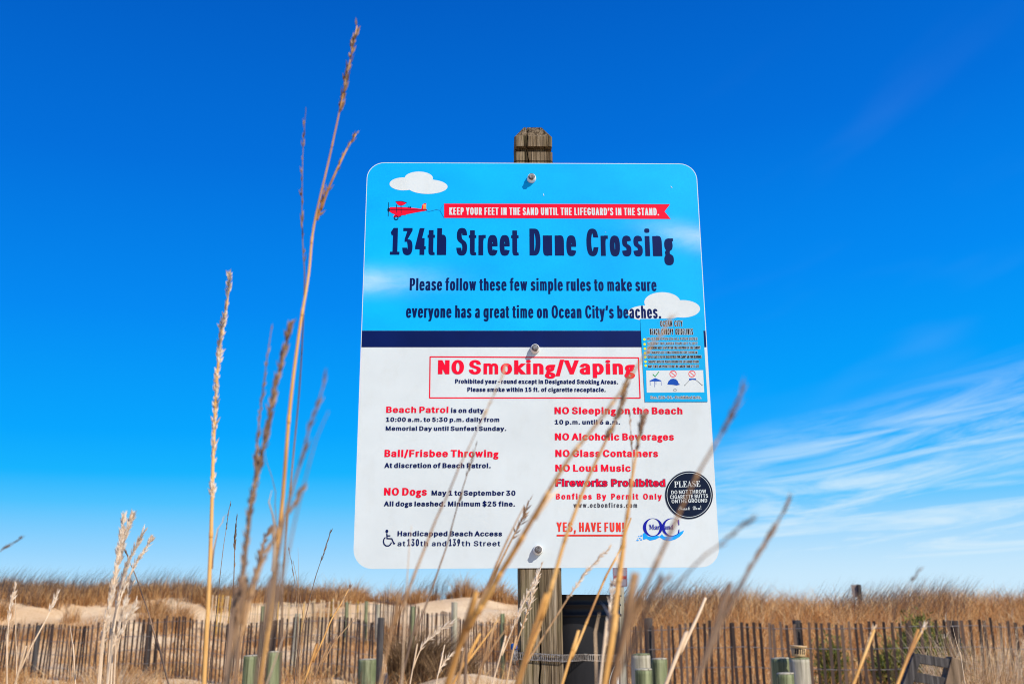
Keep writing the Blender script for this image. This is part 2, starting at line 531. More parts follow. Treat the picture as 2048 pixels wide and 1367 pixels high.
# lettering outlines: advance width and contours, cap height 500
GLYPH_ROWS = [
[0,33,193,[[126,158,130,500,62,500,66,158],[114,-1,128,9,138,23,141,40,138,57,128,72,114,82,96,85,79,82,65,72,55,57,51,40,55,23,65,9,79,-1,96,-4]]],
[0,36,439,[[240,-73,240,573,198,573,198,-73],[260,-6,296,2,328,15,354,33,374,54,389,79,398,107,401,136,399,160,391,188,376,211,353,234,330,248,300,261,271,271,199,291,161,305,137,320,125,332,119,341,114,357,114,381,118,397,130,416,148,431,164,440,184,447,206,450,232,450,253,448,281,439,297,430,311,418,321,405,328,389,332,371,394,371,390,399,380,425,365,448,345,468,320,484,291,497,259,504,223,507,188,504,145,493,108,474,86,455,74,440,64,424,54,396,51,366,56,331,64,311,77,292,94,276,114,262,138,250,165,240,273,208,296,198,315,186,332,168,339,148,339,124,331,101,324,90,310,76,281,59,244,50,220,48,198,50,177,54,157,60,130,77,117,91,111,102,105,120,103,134,38,134,42,104,53,76,69,51,90,30,116,14,146,1,181,-6,220,-9]]],
[0,39,203,[[126,312,133,500,69,500,77,312]]],
[0,44,185,[[83,-117,135,70,66,70,37,-117]]],
[0,45,445,[[112,240,112,185,331,185,331,240]]],
[0,46,185,[[111,-1,126,9,135,23,139,40,135,58,126,72,111,82,94,85,76,82,62,72,52,58,49,40,52,23,62,9,76,-1,94,-4]]],
[0,47,245,[[175,523,14,-75,70,-75,231,523]]],
[0,48,445,[[262,-2,297,10,327,32,352,61,372,97,387,142,395,192,398,250,395,307,387,358,372,402,352,439,327,468,297,490,262,502,223,507,184,502,149,490,119,468,93,439,73,402,59,358,50,307,47,250,50,192,59,142,73,97,93,61,118,32,148,10,183,-2,223,-7],[197,52,174,62,154,79,138,102,125,130,115,165,109,205,107,250,109,295,115,335,125,370,138,398,154,421,174,438,197,448,223,452,249,448,272,438,292,421,308,398,321,370,330,335,336,295,338,250,336,205,330,165,321,130,308,102,292,79,272,62,249,52,223,49]]],
[0,49,445,[[384,0,384,54,75,54,75,0],[195,500,85,419,85,352,206,441,209,441,209,0,271,0,271,500]]],
[0,50,445,[[383,0,383,56,150,56,150,59,273,188,317,237,351,285,367,319,373,345,374,376,370,404,363,421,350,445,332,466,309,483,292,492,264,502,232,506,199,506,169,499,141,488,116,471,96,451,80,426,70,398,66,378,64,356,125,356,126,377,131,395,139,412,150,425,164,437,180,445,199,450,220,452,239,450,257,446,279,436,292,425,302,411,310,396,314,378,315,359,312,342,305,321,294,300,277,278,244,239,63,47,63,0]]],
[0,51,445,[[250,-4,273,1,294,8,322,23,338,35,358,57,374,82,381,101,385,121,386,142,385,163,381,183,374,201,365,219,346,242,330,255,313,266,293,275,271,282,247,285,208,284,208,273,366,453,366,500,68,500,68,444,283,444,283,441,154,294,154,243,209,243,247,238,277,226,299,209,307,198,316,181,323,149,323,128,320,114,315,102,306,86,287,69,258,55,222,49,187,51,157,61,132,77,121,90,115,100,107,130,43,130,48,99,59,72,75,49,96,29,121,14,150,2,181,-4,214,-7]]],
[0,52,445,[[406,104,406,160,107,160,107,163,305,500,243,500,39,156,39,104],[337,0,337,312,277,312,277,0]]],
[0,53,445,[[252,-4,284,5,313,21,329,33,344,48,357,65,368,84,379,115,384,148,383,187,372,227,354,262,339,280,322,296,289,315,250,326,226,328,206,327,169,317,132,296,148,444,360,444,360,500,94,500,66,248,126,242,148,257,183,269,214,272,244,268,270,258,292,240,308,217,319,190,322,167,321,144,317,122,309,103,297,85,283,71,265,60,246,53,225,49,199,50,181,55,160,65,143,79,132,92,125,107,120,128,59,128,63,100,72,75,87,52,106,32,129,16,156,3,185,-4,217,-7]]],
[0,54,445,[[256,-4,276,1,296,9,322,25,344,46,361,71,371,90,379,121,382,143,382,166,377,198,372,218,363,236,347,260,326,279,310,290,283,301,263,306,231,309,211,307,188,300,169,288,154,273,143,257,148,257,316,500,248,500,108,293,83,245,75,225,66,196,62,159,65,124,74,93,83,73,94,55,108,40,123,26,149,9,178,-1,200,-5,222,-7],[202,50,182,55,165,65,151,78,139,94,130,112,125,133,123,156,125,178,130,198,139,216,151,231,165,244,182,253,202,259,222,261,243,259,262,253,279,244,294,231,306,216,315,197,320,177,322,154,320,132,315,112,306,94,294,78,279,65,262,55,243,50,222,48]]],
[0,55,445,[[162,0,384,441,384,500,61,500,61,444,318,444,318,441,95,0]]],
[0,56,445,[[259,-4,291,3,321,16,346,33,366,53,382,77,391,104,394,133,392,156,387,178,377,198,365,217,351,232,334,245,315,254,295,260,295,262,320,272,341,288,353,303,367,327,372,345,375,374,372,401,364,427,344,456,325,475,309,485,283,497,264,502,222,507,180,502,161,497,135,485,112,469,100,456,80,427,72,401,69,374,72,345,78,327,91,303,103,288,124,272,150,262,150,260,130,254,111,245,94,232,79,217,67,198,58,178,53,156,51,133,54,104,63,77,79,53,99,33,124,16,153,3,186,-4,222,-7],[199,50,177,54,158,62,143,72,130,85,121,100,115,117,113,136,115,156,121,174,131,191,144,204,160,216,179,224,200,229,222,231,245,229,265,224,284,216,300,204,313,191,323,174,329,156,331,136,329,117,323,100,314,85,301,72,286,62,267,54,246,50,222,48],[203,286,186,291,170,298,156,308,145,320,137,335,132,351,131,369,132,387,137,403,145,417,156,429,169,439,185,446,203,451,222,452,242,451,260,446,275,439,289,429,299,417,307,403,312,387,314,369,312,351,307,335,299,320,288,308,274,298,259,291,242,286,222,285]]],
[0,57,445,[[189,504,169,499,149,491,123,475,101,454,83,429,74,410,65,379,63,357,64,323,67,302,73,282,82,264,98,240,111,227,135,210,162,199,182,194,214,191,234,193,257,200,276,212,291,227,302,243,296,243,128,0,197,0,337,207,362,255,370,275,378,304,382,341,379,376,371,407,362,427,350,445,337,460,322,474,296,491,266,501,245,505,222,507],[243,450,262,445,279,435,294,422,306,406,315,388,320,367,322,344,320,322,315,302,306,284,294,269,279,256,262,247,243,241,222,239,202,241,183,247,166,256,151,269,139,285,130,303,125,323,123,346,125,368,130,388,139,406,151,422,166,435,183,445,202,450,222,452]]],
[0,58,185,[[111,-1,126,9,135,23,139,40,135,58,126,72,111,82,94,85,76,82,62,72,52,58,49,40,52,23,62,9,76,-1,94,-4],[111,269,126,279,135,294,139,311,135,328,126,343,111,352,94,356,76,352,62,343,52,328,49,311,52,294,62,279,76,269,94,266]]],
[0,65,471,[[84,0,187,297,216,387,241,470,228,470,277,312,388,0,455,0,271,500,198,500,16,0],[363,140,363,195,108,195,108,140]]],
[0,66,448,[[242,0,296,4,329,13,356,27,377,45,393,66,404,89,410,125,409,161,399,193,383,218,363,237,339,251,309,258,309,262,331,270,350,281,371,300,385,326,391,360,390,385,387,403,374,434,365,449,353,461,323,482,295,493,250,500,59,500,59,0],[122,227,244,227,274,224,294,217,311,207,326,195,337,181,348,153,349,134,348,118,343,103,335,90,317,73,291,62,268,57,122,56],[122,444,236,444,269,441,294,431,307,421,317,410,324,396,329,382,330,366,328,347,323,331,318,321,307,308,294,297,272,286,247,281,122,281]]],
[0,67,501,[[300,-4,335,5,367,18,395,37,420,61,440,89,455,121,465,158,401,158,389,123,368,94,342,73,310,59,275,52,241,53,209,61,181,75,156,95,135,121,118,153,107,191,102,234,102,265,105,295,114,334,128,368,141,388,155,405,172,419,190,430,209,439,230,445,251,448,275,448,298,444,321,437,342,427,356,417,372,402,386,383,396,361,401,342,465,342,455,379,440,411,420,439,395,463,366,482,334,496,300,504,263,507,216,502,174,489,135,467,103,437,76,400,56,356,44,306,40,250,44,194,56,143,76,99,103,62,135,33,174,11,216,-2,263,-7]]],
[0,68,494,[[252,2,286,8,331,23,370,47,392,67,410,90,426,117,438,146,450,195,453,232,453,270,450,306,443,339,426,384,402,423,371,454,333,477,289,493,257,498,221,500,92,500,92,444,245,443,282,435,314,421,332,408,355,384,373,354,385,320,390,294,392,266,391,222,387,195,377,158,367,136,355,117,340,100,322,86,302,74,279,65,254,59,211,56,94,56,94,0,215,0],[59,500,59,0,122,0,122,500]]],
[0,69,411,[[369,0,369,56,122,56,122,225,349,225,349,260,349,281,122,281,122,444,366,444,366,500,59,500,59,0]]],
[0,70,403,[[122,0,122,217,340,217,340,273,122,273,122,444,363,444,363,500,59,500,59,0]]],
[0,71,511,[[293,-5,320,0,358,13,381,25,402,40,429,68,449,101,463,139,469,181,470,251,278,251,278,196,427,196,408,199,403,157,397,138,389,121,368,92,354,80,331,66,313,59,285,53,253,52,231,55,200,65,181,75,164,88,148,104,135,122,123,142,110,178,103,219,102,250,103,280,110,322,123,358,134,379,148,397,171,419,199,435,228,445,267,448,304,442,336,429,363,408,384,382,401,343,466,343,457,378,441,409,421,437,396,461,367,481,335,495,299,504,260,507,214,502,172,489,134,467,102,437,75,400,56,356,44,306,40,250,44,194,56,144,75,100,102,63,135,33,173,11,216,-2,264,-7]]],
[0,72,508,[[122,0,122,228,386,228,386,0,449,0,449,500,386,500,386,284,122,284,122,500,59,500,59,0]]],
[0,73,295,[[265,0,265,56,180,56,180,444,265,444,265,500,31,500,31,444,116,444,116,153,116,56,31,56,31,0]]],
[0,74,390,[[228,-1,255,8,278,23,299,42,307,54,314,66,325,94,328,109,331,143,331,500,267,500,267,132,264,112,258,94,244,73,224,58,200,50,182,49,163,50,139,58,126,67,114,79,102,102,96,132,96,170,33,170,33,126,38,94,49,66,64,42,85,23,109,8,122,3,150,-4,182,-7]]],
[0,75,459,[[224,271,227,271,441,500,357,500,176,303,103,212,103,143],[122,0,122,500,59,500,59,0],[441,0,224,304,185,255,366,0]]],
[0,76,386,[[355,0,355,56,122,56,122,500,59,500,59,0]]],
[0,77,617,[[120,0,118,398,117,449,110,449,164,296,281,0,336,0,463,326,504,449,498,449,496,307,496,0,558,0,558,500,468,500,336,156,302,48,316,48,275,178,149,500,59,500,59,0]]],
[0,78,514,[[123,0,123,293,117,446,106,444,168,336,380,0,455,0,455,500,392,500,392,160,394,100,398,53,407,54,354,153,134,500,59,500,59,0]]],
[0,79,524,[[309,-2,351,11,389,33,422,62,448,99,468,143,481,194,485,250,481,306,468,356,448,400,422,437,389,467,351,489,309,502,262,507,216,502,174,489,136,467,103,437,76,400,56,356,44,306,40,250,44,194,56,143,76,99,103,62,136,33,174,11,216,-2,262,-7],[230,55,200,65,172,81,148,103,129,131,114,165,105,205,102,250,105,295,114,335,129,369,148,397,172,419,200,435,230,445,262,448,295,445,325,435,352,419,376,397,396,369,411,335,420,295,423,250,420,205,411,165,396,131,376,103,352,81,325,65,295,55,262,52]]],
[0,80,437,[[122,0,122,444,238,444,264,441,279,437,298,428,313,415,324,400,332,383,337,363,339,342,337,320,332,301,324,283,317,272,303,259,279,246,247,239,107,238,107,183,231,183,272,186,296,191,317,199,336,209,360,229,373,244,383,261,391,279,399,309,401,331,401,364,394,394,387,413,373,439,360,454,344,468,327,479,296,492,259,499,59,500,59,0]]],
[0,81,524,[[394,-47,460,-47,307,156,241,156],[309,-2,351,11,389,33,422,62,448,99,468,143,481,194,485,250,481,306,468,356,448,400,422,437,389,467,351,489,309,502,262,507,216,502,174,489,136,467,103,437,76,400,56,356,44,306,40,250,44,194,56,143,76,99,103,62,136,33,174,11,216,-2,262,-7],[230,55,200,65,172,81,148,103,129,131,114,165,105,205,102,250,105,295,114,335,129,369,148,397,172,419,200,435,230,445,262,448,295,445,325,435,352,419,376,397,396,369,411,335,420,295,423,250,420,205,411,165,396,131,376,103,352,81,325,65,295,55,262,52]]],
[0,82,441,[[122,0,122,444,248,444,272,440,292,432,314,417,322,408,331,392,338,367,339,332,333,307,322,285,304,269,280,257,239,251,95,251,95,194,232,194,272,197,296,202,317,209,336,218,353,230,367,243,379,258,388,276,398,304,401,324,402,357,400,378,392,408,379,434,367,450,353,463,336,475,318,485,296,492,259,499,59,500,59,0],[420,0,298,225,226,225,347,0]]],
[0,83,439,[[260,-6,296,2,328,15,354,33,374,54,389,79,398,107,401,136,399,160,391,188,376,211,353,234,330,248,300,261,271,271,199,291,161,305,137,320,125,332,119,341,114,357,114,381,118,397,130,416,148,431,164,440,184,447,206,450,232,450,253,448,281,439,297,430,311,418,321,405,328,389,332,371,394,371,390,399,380,425,365,448,345,468,320,484,291,497,259,504,223,507,188,504,145,493,108,474,86,455,74,440,64,424,54,396,51,366,56,331,64,311,77,292,94,276,114,262,138,250,165,240,273,208,296,198,315,186,332,168,339,148,339,124,331,101,324,90,310,76,281,59,244,50,220,48,198,50,177,54,157,60,130,77,117,91,111,102,105,120,103,134,38,134,42,104,53,76,69,51,90,30,116,14,146,1,181,-6,220,-9]]],
[0,84,441,[[189,444,189,0,252,0,252,444,410,444,410,500,31,500,31,444]]],
[0,85,508,[[283,-7,310,-2,334,5,368,21,387,35,404,51,425,79,436,99,443,122,449,157,449,500,386,500,386,166,382,141,374,118,361,98,351,86,325,67,293,55,254,51,216,55,199,60,177,71,152,92,142,104,131,126,124,149,122,175,122,500,59,500,59,157,62,133,73,99,83,79,104,51,121,35,141,21,174,5,199,-2,226,-7,254,-8]]],
[0,86,471,[[273,0,455,500,388,500,282,196,252,101,231,30,244,30,196,181,83,500,16,500,200,0]]],
[0,87,674,[[227,0,324,361,344,467,334,467,330,467,334,444,355,342,448,0,521,0,658,500,593,500,499,130,480,39,486,39,489,39,485,59,463,155,373,500,301,500,206,137,186,39,192,39,194,39,189,66,168,162,81,500,16,500,152,0]]],
[0,88,466,[[90,0,212,178,240,227,232,227,227,227,259,170,375,0,448,0,254,282,254,235,439,500,367,500,254,335,228,287,239,287,198,359,102,500,29,500,213,232,213,280,18,0]]],
[0,89,464,[[263,0,263,205,447,500,374,500,276,339,243,282,220,227,236,227,245,227,218,287,193,332,90,500,16,500,200,205,200,0]]],
[0,90,431,[[393,0,393,56,180,56,89,53,96,33,136,85,390,454,390,500,40,500,40,444,250,444,342,447,335,467,301,423,41,46,41,0]]],
[0,97,383,[[193,-5,222,6,248,24,260,38,268,51,272,51,272,0,331,0,331,247,330,267,325,293,313,321,291,347,264,363,229,374,196,378,168,377,138,371,109,361,83,345,66,329,52,310,40,286,98,269,113,292,133,310,162,322,192,325,216,323,240,314,254,303,266,283,270,269,271,247,267,236,261,231,240,224,136,210,98,200,76,190,62,180,46,163,37,147,31,121,31,88,36,65,51,38,73,17,93,5,123,-5,157,-8],[146,46,128,51,112,60,100,71,93,85,90,103,93,122,99,134,115,148,137,157,162,164,242,176,261,181,271,187,269,119,262,97,252,82,235,65,218,55,198,48,167,45]]],
[0,98,417,[[248,-7,269,-2,299,10,317,22,332,36,346,53,358,72,368,94,376,118,382,157,382,214,379,240,372,265,358,298,346,317,332,334,316,348,298,360,279,369,259,375,237,377,217,378,193,375,174,369,145,350,135,340,116,314,112,314,112,500,52,500,52,0,110,0,110,58,116,58,139,27,164,7,181,-1,194,-5,226,-8],[192,48,171,56,153,68,138,85,126,105,118,129,112,156,111,186,112,216,118,242,126,266,138,286,153,302,171,314,192,322,216,324,241,322,262,314,281,301,296,285,307,264,316,241,321,215,322,186,321,157,316,131,307,107,295,86,280,69,262,56,241,49,216,46]]],
[0,99,389,[[231,-6,256,-1,280,8,301,21,320,37,335,55,348,77,357,101,299,115,292,97,284,84,275,72,263,63,250,55,234,49,204,46,170,50,149,60,131,75,113,100,104,123,96,157,95,194,98,221,107,254,117,276,131,294,149,309,170,319,186,323,208,324,226,322,249,315,271,301,287,281,298,257,355,272,347,295,334,316,318,335,300,350,279,362,256,371,230,376,204,378,167,374,135,364,105,347,81,325,61,297,46,263,37,226,34,184,37,143,46,106,61,73,81,45,105,22,135,6,167,-5,204,-8]]],
[0,100,417,[[223,-5,236,-1,253,7,279,27,301,58,307,58,307,0,365,0,365,500,305,500,305,314,301,314,285,336,272,350,243,369,224,375,201,378,159,375,138,369,119,360,101,348,85,334,71,317,59,298,45,265,39,240,35,214,35,157,41,118,49,94,59,72,71,53,85,36,101,22,119,10,138,1,158,-5,192,-8],[177,49,155,56,137,69,122,86,110,107,101,131,96,157,95,186,96,215,101,241,110,264,121,285,136,301,155,314,176,322,201,324,225,322,246,314,265,302,280,286,291,266,300,242,305,216,306,186,305,156,300,129,291,105,279,85,264,68,246,56,225,48,201,46]]],
[0,101,397,[[236,-6,262,-1,285,8,306,19,324,33,339,50,351,69,359,89,300,104,289,82,270,63,249,52,220,46,200,46,176,49,155,57,136,69,121,85,109,104,100,128,95,155,94,207,96,230,104,258,118,284,127,294,144,308,170,320,202,324,233,320,246,315,264,304,274,295,286,277,293,264,300,241,304,199,332,217,73,217,73,166,365,166,365,203,359,248,351,277,335,309,314,335,289,354,261,368,224,376,189,377,154,372,123,359,95,340,72,315,54,285,42,250,35,211,34,170,39,130,50,94,66,63,88,37,115,16,146,1,170,-5,208,-8]]],
[0,102,249,[[6,373,6,321,224,321,224,373],[139,0,139,411,142,435,152,452,168,462,179,465,197,466,223,460,239,512,233,514,211,519,184,521,158,518,139,512,116,500,102,488,90,472,83,453,79,424,79,0]]],
[0,103,418,[[225,-147,257,-142,286,-134,303,-125,319,-115,339,-96,354,-72,361,-53,365,-32,366,-9,366,373,308,373,308,313,302,313,286,336,273,351,254,364,238,371,217,376,193,378,170,376,139,369,110,354,93,341,78,326,59,299,45,266,39,242,34,202,35,160,39,134,45,110,60,79,72,61,94,38,120,21,149,10,181,5,216,6,242,13,263,24,282,41,301,67,306,67,306,-6,302,-37,290,-61,277,-74,262,-83,235,-93,214,-95,188,-95,162,-91,142,-82,126,-71,100,-40,50,-68,59,-84,76,-104,92,-117,110,-128,132,-137,156,-144,203,-148],[177,60,156,67,137,79,122,94,110,113,102,136,96,161,95,189,96,217,101,242,110,265,122,285,137,302,155,314,177,322,201,324,226,322,247,314,265,302,280,286,292,267,300,244,305,218,307,189,305,160,300,134,292,112,280,93,265,78,247,67,226,60,201,58]]],
[0,104,403,[[115,253,124,278,139,298,158,312,187,322,216,323,241,317,262,305,274,293,282,278,288,261,291,242,291,0,351,0,350,259,347,280,339,307,326,330,310,348,283,366,251,376,213,378,184,372,158,361,135,343,116,317,101,283,112,283,112,500,52,500,52,0,112,0,112,223]]],
[0,105,164,[[112,0,112,373,52,373,52,0],[98,438,112,447,121,460,124,475,121,490,112,503,98,512,82,515,66,512,53,503,44,490,41,475,44,460,53,447,66,438,82,435]]],
[0,106,164,[[51,-41,45,-63,33,-77,14,-84,-10,-85,-10,-140,12,-140,37,-137,57,-130,75,-120,85,-111,97,-95,105,-76,110,-54,112,-30,112,373,52,373],[98,438,112,447,121,460,124,475,121,490,112,503,98,512,82,515,66,512,53,503,43,490,40,475,43,460,53,447,66,438,82,435]]],
[0,107,374,[[174,196,181,196,354,373,280,373,118,208,108,208,108,134],[112,0,112,500,52,500,52,0],[366,0,188,225,145,183,289,0]]],
[0,108,186,[[178,3,167,53,139,51,125,55,117,64,113,80,112,500,52,500,53,64,57,47,63,32,78,15,92,6,108,1,137,-2]]],
[0,109,599,[[112,0,112,234,115,262,118,274,127,289,146,309,170,321,196,325,225,320,243,310,254,301,261,290,268,270,269,0,330,0,330,243,332,265,342,290,359,308,383,321,411,325,440,320,459,311,474,297,484,277,487,249,487,0,547,0,547,261,541,299,535,315,523,336,501,357,489,365,468,374,437,379,401,377,368,366,341,347,320,321,307,290,315,290,307,317,294,341,276,360,261,370,244,376,226,379,203,379,186,376,169,370,153,361,139,349,119,324,106,290,110,290,110,373,52,373,52,0]]],
[0,110,403,[[115,253,124,278,139,298,158,312,187,322,216,323,241,317,262,305,274,293,282,278,288,261,291,242,291,0,351,0,350,259,347,280,339,307,326,330,310,348,283,366,251,376,213,378,184,372,158,361,135,343,116,317,101,283,110,283,110,373,52,373,52,0,112,0,112,223]]],
[0,111,408,[[240,-5,273,6,303,22,328,45,348,73,363,106,372,143,374,184,372,226,363,263,348,297,328,325,303,347,273,364,240,374,204,378,167,374,135,364,105,347,81,325,61,297,46,263,37,226,34,184,37,143,46,106,61,73,81,45,105,22,135,6,167,-5,204,-8],[186,47,163,53,143,65,126,81,113,100,104,123,98,148,95,184,98,221,104,246,113,269,126,289,143,305,163,317,178,321,204,324,222,323,245,317,266,305,282,289,295,269,305,246,311,220,314,184,311,148,305,123,295,100,282,81,266,65,245,53,222,47,204,46]]],
[0,112,417,[[112,-140,112,58,116,58,133,34,146,20,175,1,194,-5,209,-7,248,-7,280,1,299,10,317,22,332,36,346,53,364,83,376,118,382,157,382,214,376,253,363,288,346,317,324,341,308,354,289,365,269,372,237,377,208,377,186,373,168,366,149,354,135,340,116,314,110,314,110,373,52,373,52,-140],[192,48,171,56,153,68,138,85,126,105,118,129,112,156,111,186,112,216,118,242,126,266,138,286,153,302,171,314,192,322,216,324,241,322,262,314,281,301,296,285,307,264,316,241,321,215,322,186,321,157,316,131,307,107,295,86,280,69,262,56,241,49,216,46]]],
[0,113,417,[[365,373,307,373,307,314,301,314,282,340,268,354,249,366,231,373,209,377,181,377,148,372,128,365,110,354,93,341,71,317,54,288,41,253,35,214,35,157,41,118,54,83,65,63,78,45,101,22,119,10,138,1,169,-7,208,-7,230,-3,242,1,271,20,285,34,301,58,305,58,305,-140,365,-140],[177,49,155,56,137,69,122,86,110,107,101,131,96,157,95,186,96,215,101,241,110,264,121,285,136,301,155,314,176,322,201,324,225,322,246,314,265,302,280,286,291,266,300,242,305,216,306,186,305,156,300,129,291,105,279,85,264,68,246,56,225,48,201,46]]],
[0,114,255,[[112,0,112,239,115,257,121,274,138,296,151,306,167,314,197,320,239,317,239,377,193,377,163,368,150,361,133,346,123,335,113,315,110,315,110,373,52,373,52,0]]],
[0,115,359,[[200,-7,229,-2,255,6,278,19,297,34,311,53,321,74,325,97,324,123,316,148,301,168,287,180,270,190,249,199,161,221,141,228,122,239,110,254,107,267,107,278,110,289,115,299,124,307,140,318,168,326,201,326,216,323,228,318,238,310,251,297,263,272,318,285,311,305,302,322,289,338,274,352,256,363,235,371,193,378,155,376,129,370,105,360,79,343,60,320,50,299,46,277,48,250,56,225,65,211,78,198,93,187,112,178,134,170,221,149,246,137,256,127,263,110,263,95,258,79,250,70,240,61,221,51,197,46,170,45,140,50,117,63,103,78,92,105,35,93,42,69,52,49,66,32,83,18,103,6,126,-2,151,-6,179,-8]]],
[0,116,223,[[6,373,6,321,200,321,200,373],[64,91,68,60,74,43,84,28,97,15,113,6,132,-1,154,-4,183,-3,207,1,209,2,198,53,169,49,147,52,134,60,129,67,125,79,124,96,124,463,64,463]]],
[0,117,403,[[199,-4,227,3,245,12,260,22,281,46,292,66,302,90,293,90,293,0,351,0,351,373,291,373,291,142,288,120,281,101,268,80,250,64,228,54,197,49,170,53,147,63,135,74,125,87,115,112,112,142,112,373,52,373,52,125,54,103,61,74,77,43,93,25,106,15,136,1,161,-4,179,-5]]],
[0,118,383,[[222,0,365,373,300,373,217,144,204,102,181,20,199,20,202,20,171,127,83,373,17,373,160,0]]],
[0,119,557,[[195,0,263,241,286,332,280,332,272,332,289,262,313,169,362,0,422,0,535,373,472,373,406,133,385,41,389,41,395,41,380,112,311,373,248,373,185,143,162,41,166,41,172,41,154,124,86,373,22,373,135,0]]],
[0,120,372,[[90,0,158,103,201,179,178,179,170,179,214,103,282,0,352,0,205,210,205,166,346,373,277,373,216,280,172,202,204,202,158,280,98,373,28,373,168,168,168,214,20,0]]],
[0,121,383,[[66,-141,86,-143,109,-141,126,-137,147,-128,161,-118,173,-105,185,-90,201,-57,365,373,300,373,217,144,201,94,181,20,199,20,202,20,171,127,83,373,17,373,160,-1,141,-52,134,-66,122,-78,112,-84,98,-88,83,-88,60,-84,47,-136]]],
[0,122,374,[[333,0,333,55,124,55,124,59,327,325,327,373,47,373,47,317,250,317,250,314,41,45,41,0]]],
[0,8217,174,[[97,313,148,500,80,500,51,313]]],
[1,103,313,[[309,329,173,329,141,327,113,321,89,312,68,299,51,282,39,263,32,241,29,216,32,190,36,174,47,154,63,136,77,125,102,112,102,111,80,103,64,92,54,79,51,72,50,58,54,48,62,37,83,22,46,9,32,0,20,-11,11,-23,5,-36,1,-52,0,-69,3,-90,11,-109,25,-126,43,-140,65,-152,91,-161,120,-167,152,-169,186,-167,217,-161,244,-153,266,-141,284,-126,297,-108,305,-87,307,-64,306,-48,302,-34,296,-20,286,-8,273,4,256,13,236,22,168,37,137,47,118,58,113,64,111,70,115,82,126,90,205,109,227,118,251,139,261,156,270,175,275,196,275,217,268,243,257,260,241,279,309,279],[217,215,212,190,199,171,179,158,154,153,127,158,106,170,93,189,88,213,93,236,107,255,128,268,153,273,178,268,198,256,212,237],[244,-69,243,-80,238,-89,230,-97,220,-104,192,-113,153,-117,114,-113,85,-104,75,-96,68,-88,63,-78,62,-66,63,-55,67,-46,82,-30,106,-20,136,-16,170,-19,188,-22,221,-34,233,-43,241,-55]]],
[2,65,479,[[140,0,140,20,123,20,103,25,89,33,83,45,82,56,85,73,114,145,277,145,307,70,311,53,310,43,303,32,288,24,251,20,251,0,487,0,487,20,466,24,455,33,445,48,430,77,246,511,226,512,43,58,33,41,22,30,5,22,-10,20,-10,0],[194,350,265,176,125,176]]],
[2,67,514,[[314,-10,345,-5,374,4,401,15,426,31,450,50,471,72,491,97,471,117,444,86,424,69,404,55,371,39,349,32,327,27,305,26,271,29,241,40,215,57,195,81,179,113,167,151,160,196,158,249,160,304,166,353,177,394,191,427,210,453,233,472,260,483,291,487,318,484,356,471,391,447,412,425,431,400,447,371,461,338,479,338,479,511,460,511,455,497,448,486,438,480,426,478,412,480,370,495,339,504,297,511,248,509,198,498,152,478,112,449,90,426,70,400,47,355,37,322,31,288,29,251,31,213,41,162,54,130,70,100,89,74,111,51,137,31,165,14,196,1,229,-7,282,-12]]],
[2,69,485,[[442,0,472,157,451,157,431,115,407,82,378,58,344,42,314,35,291,32,253,30,227,32,214,36,206,44,202,56,201,74,201,244,245,240,264,234,280,225,293,211,303,193,310,169,316,130,334,130,334,379,316,379,308,340,300,319,290,302,279,289,264,280,246,273,224,270,201,270,201,431,202,449,205,460,212,467,222,471,274,472,324,466,363,452,383,439,398,420,410,397,421,351,438,351,438,500,18,500,18,482,48,478,60,473,68,467,75,458,81,436,83,405,83,86,79,53,72,36,65,29,55,24,41,20,15,18,15,0]]],
[2,76,468,[[441,0,469,170,449,170,429,123,406,87,386,67,354,47,316,35,294,32,257,30,235,31,219,34,211,39,205,48,201,63,200,91,200,416,201,440,208,461,221,473,243,480,274,482,274,500,18,500,18,482,49,477,64,470,74,458,80,440,82,416,82,88,79,55,72,39,65,31,55,26,35,21,17,19,17,0]]],
[2,77,696,[[186,0,186,19,160,21,136,29,124,41,118,60,116,88,116,427,296,0,316,0,499,438,499,91,497,61,491,41,481,31,463,23,434,19,434,0,677,0,677,19,650,22,633,29,623,40,617,61,615,94,615,415,618,445,625,461,632,468,642,474,654,478,678,482,678,500,493,500,348,156,203,500,16,500,16,482,45,478,65,471,76,460,81,441,83,87,80,62,77,49,71,39,63,31,53,26,33,21,15,19,15,0]]],
[2,79,577,[[327,-9,353,-4,378,3,424,25,464,55,497,92,523,135,540,184,547,236,544,291,540,318,532,343,511,389,482,429,446,462,404,487,381,497,356,504,305,511,250,509,224,504,199,497,153,475,113,445,80,408,54,365,38,316,31,264,33,210,45,159,66,113,95,72,131,39,152,25,185,8,209,-1,234,-7,286,-12],[262,17,236,28,214,47,195,74,179,107,168,148,162,196,159,250,161,305,167,354,177,394,191,428,209,453,230,472,256,483,285,487,314,483,340,472,362,453,382,427,397,393,408,352,414,305,417,250,415,195,409,146,399,106,385,72,367,47,346,28,320,17,291,13]]],
[2,80,459,[[265,0,265,19,240,22,221,28,210,39,203,55,200,88,200,226,287,226,308,228,345,235,362,240,390,255,403,264,423,284,437,308,446,335,449,364,448,385,441,412,433,429,422,444,402,463,378,479,358,487,331,493,298,498,235,500,18,500,18,482,49,476,64,469,74,457,80,439,82,416,82,88,79,55,72,39,65,31,55,26,35,21,17,19,17,0],[200,437,202,454,208,465,219,471,237,473,268,470,284,463,297,453,306,439,313,421,320,388,321,361,319,334,315,311,308,292,298,277,277,262,247,254,200,252]]],
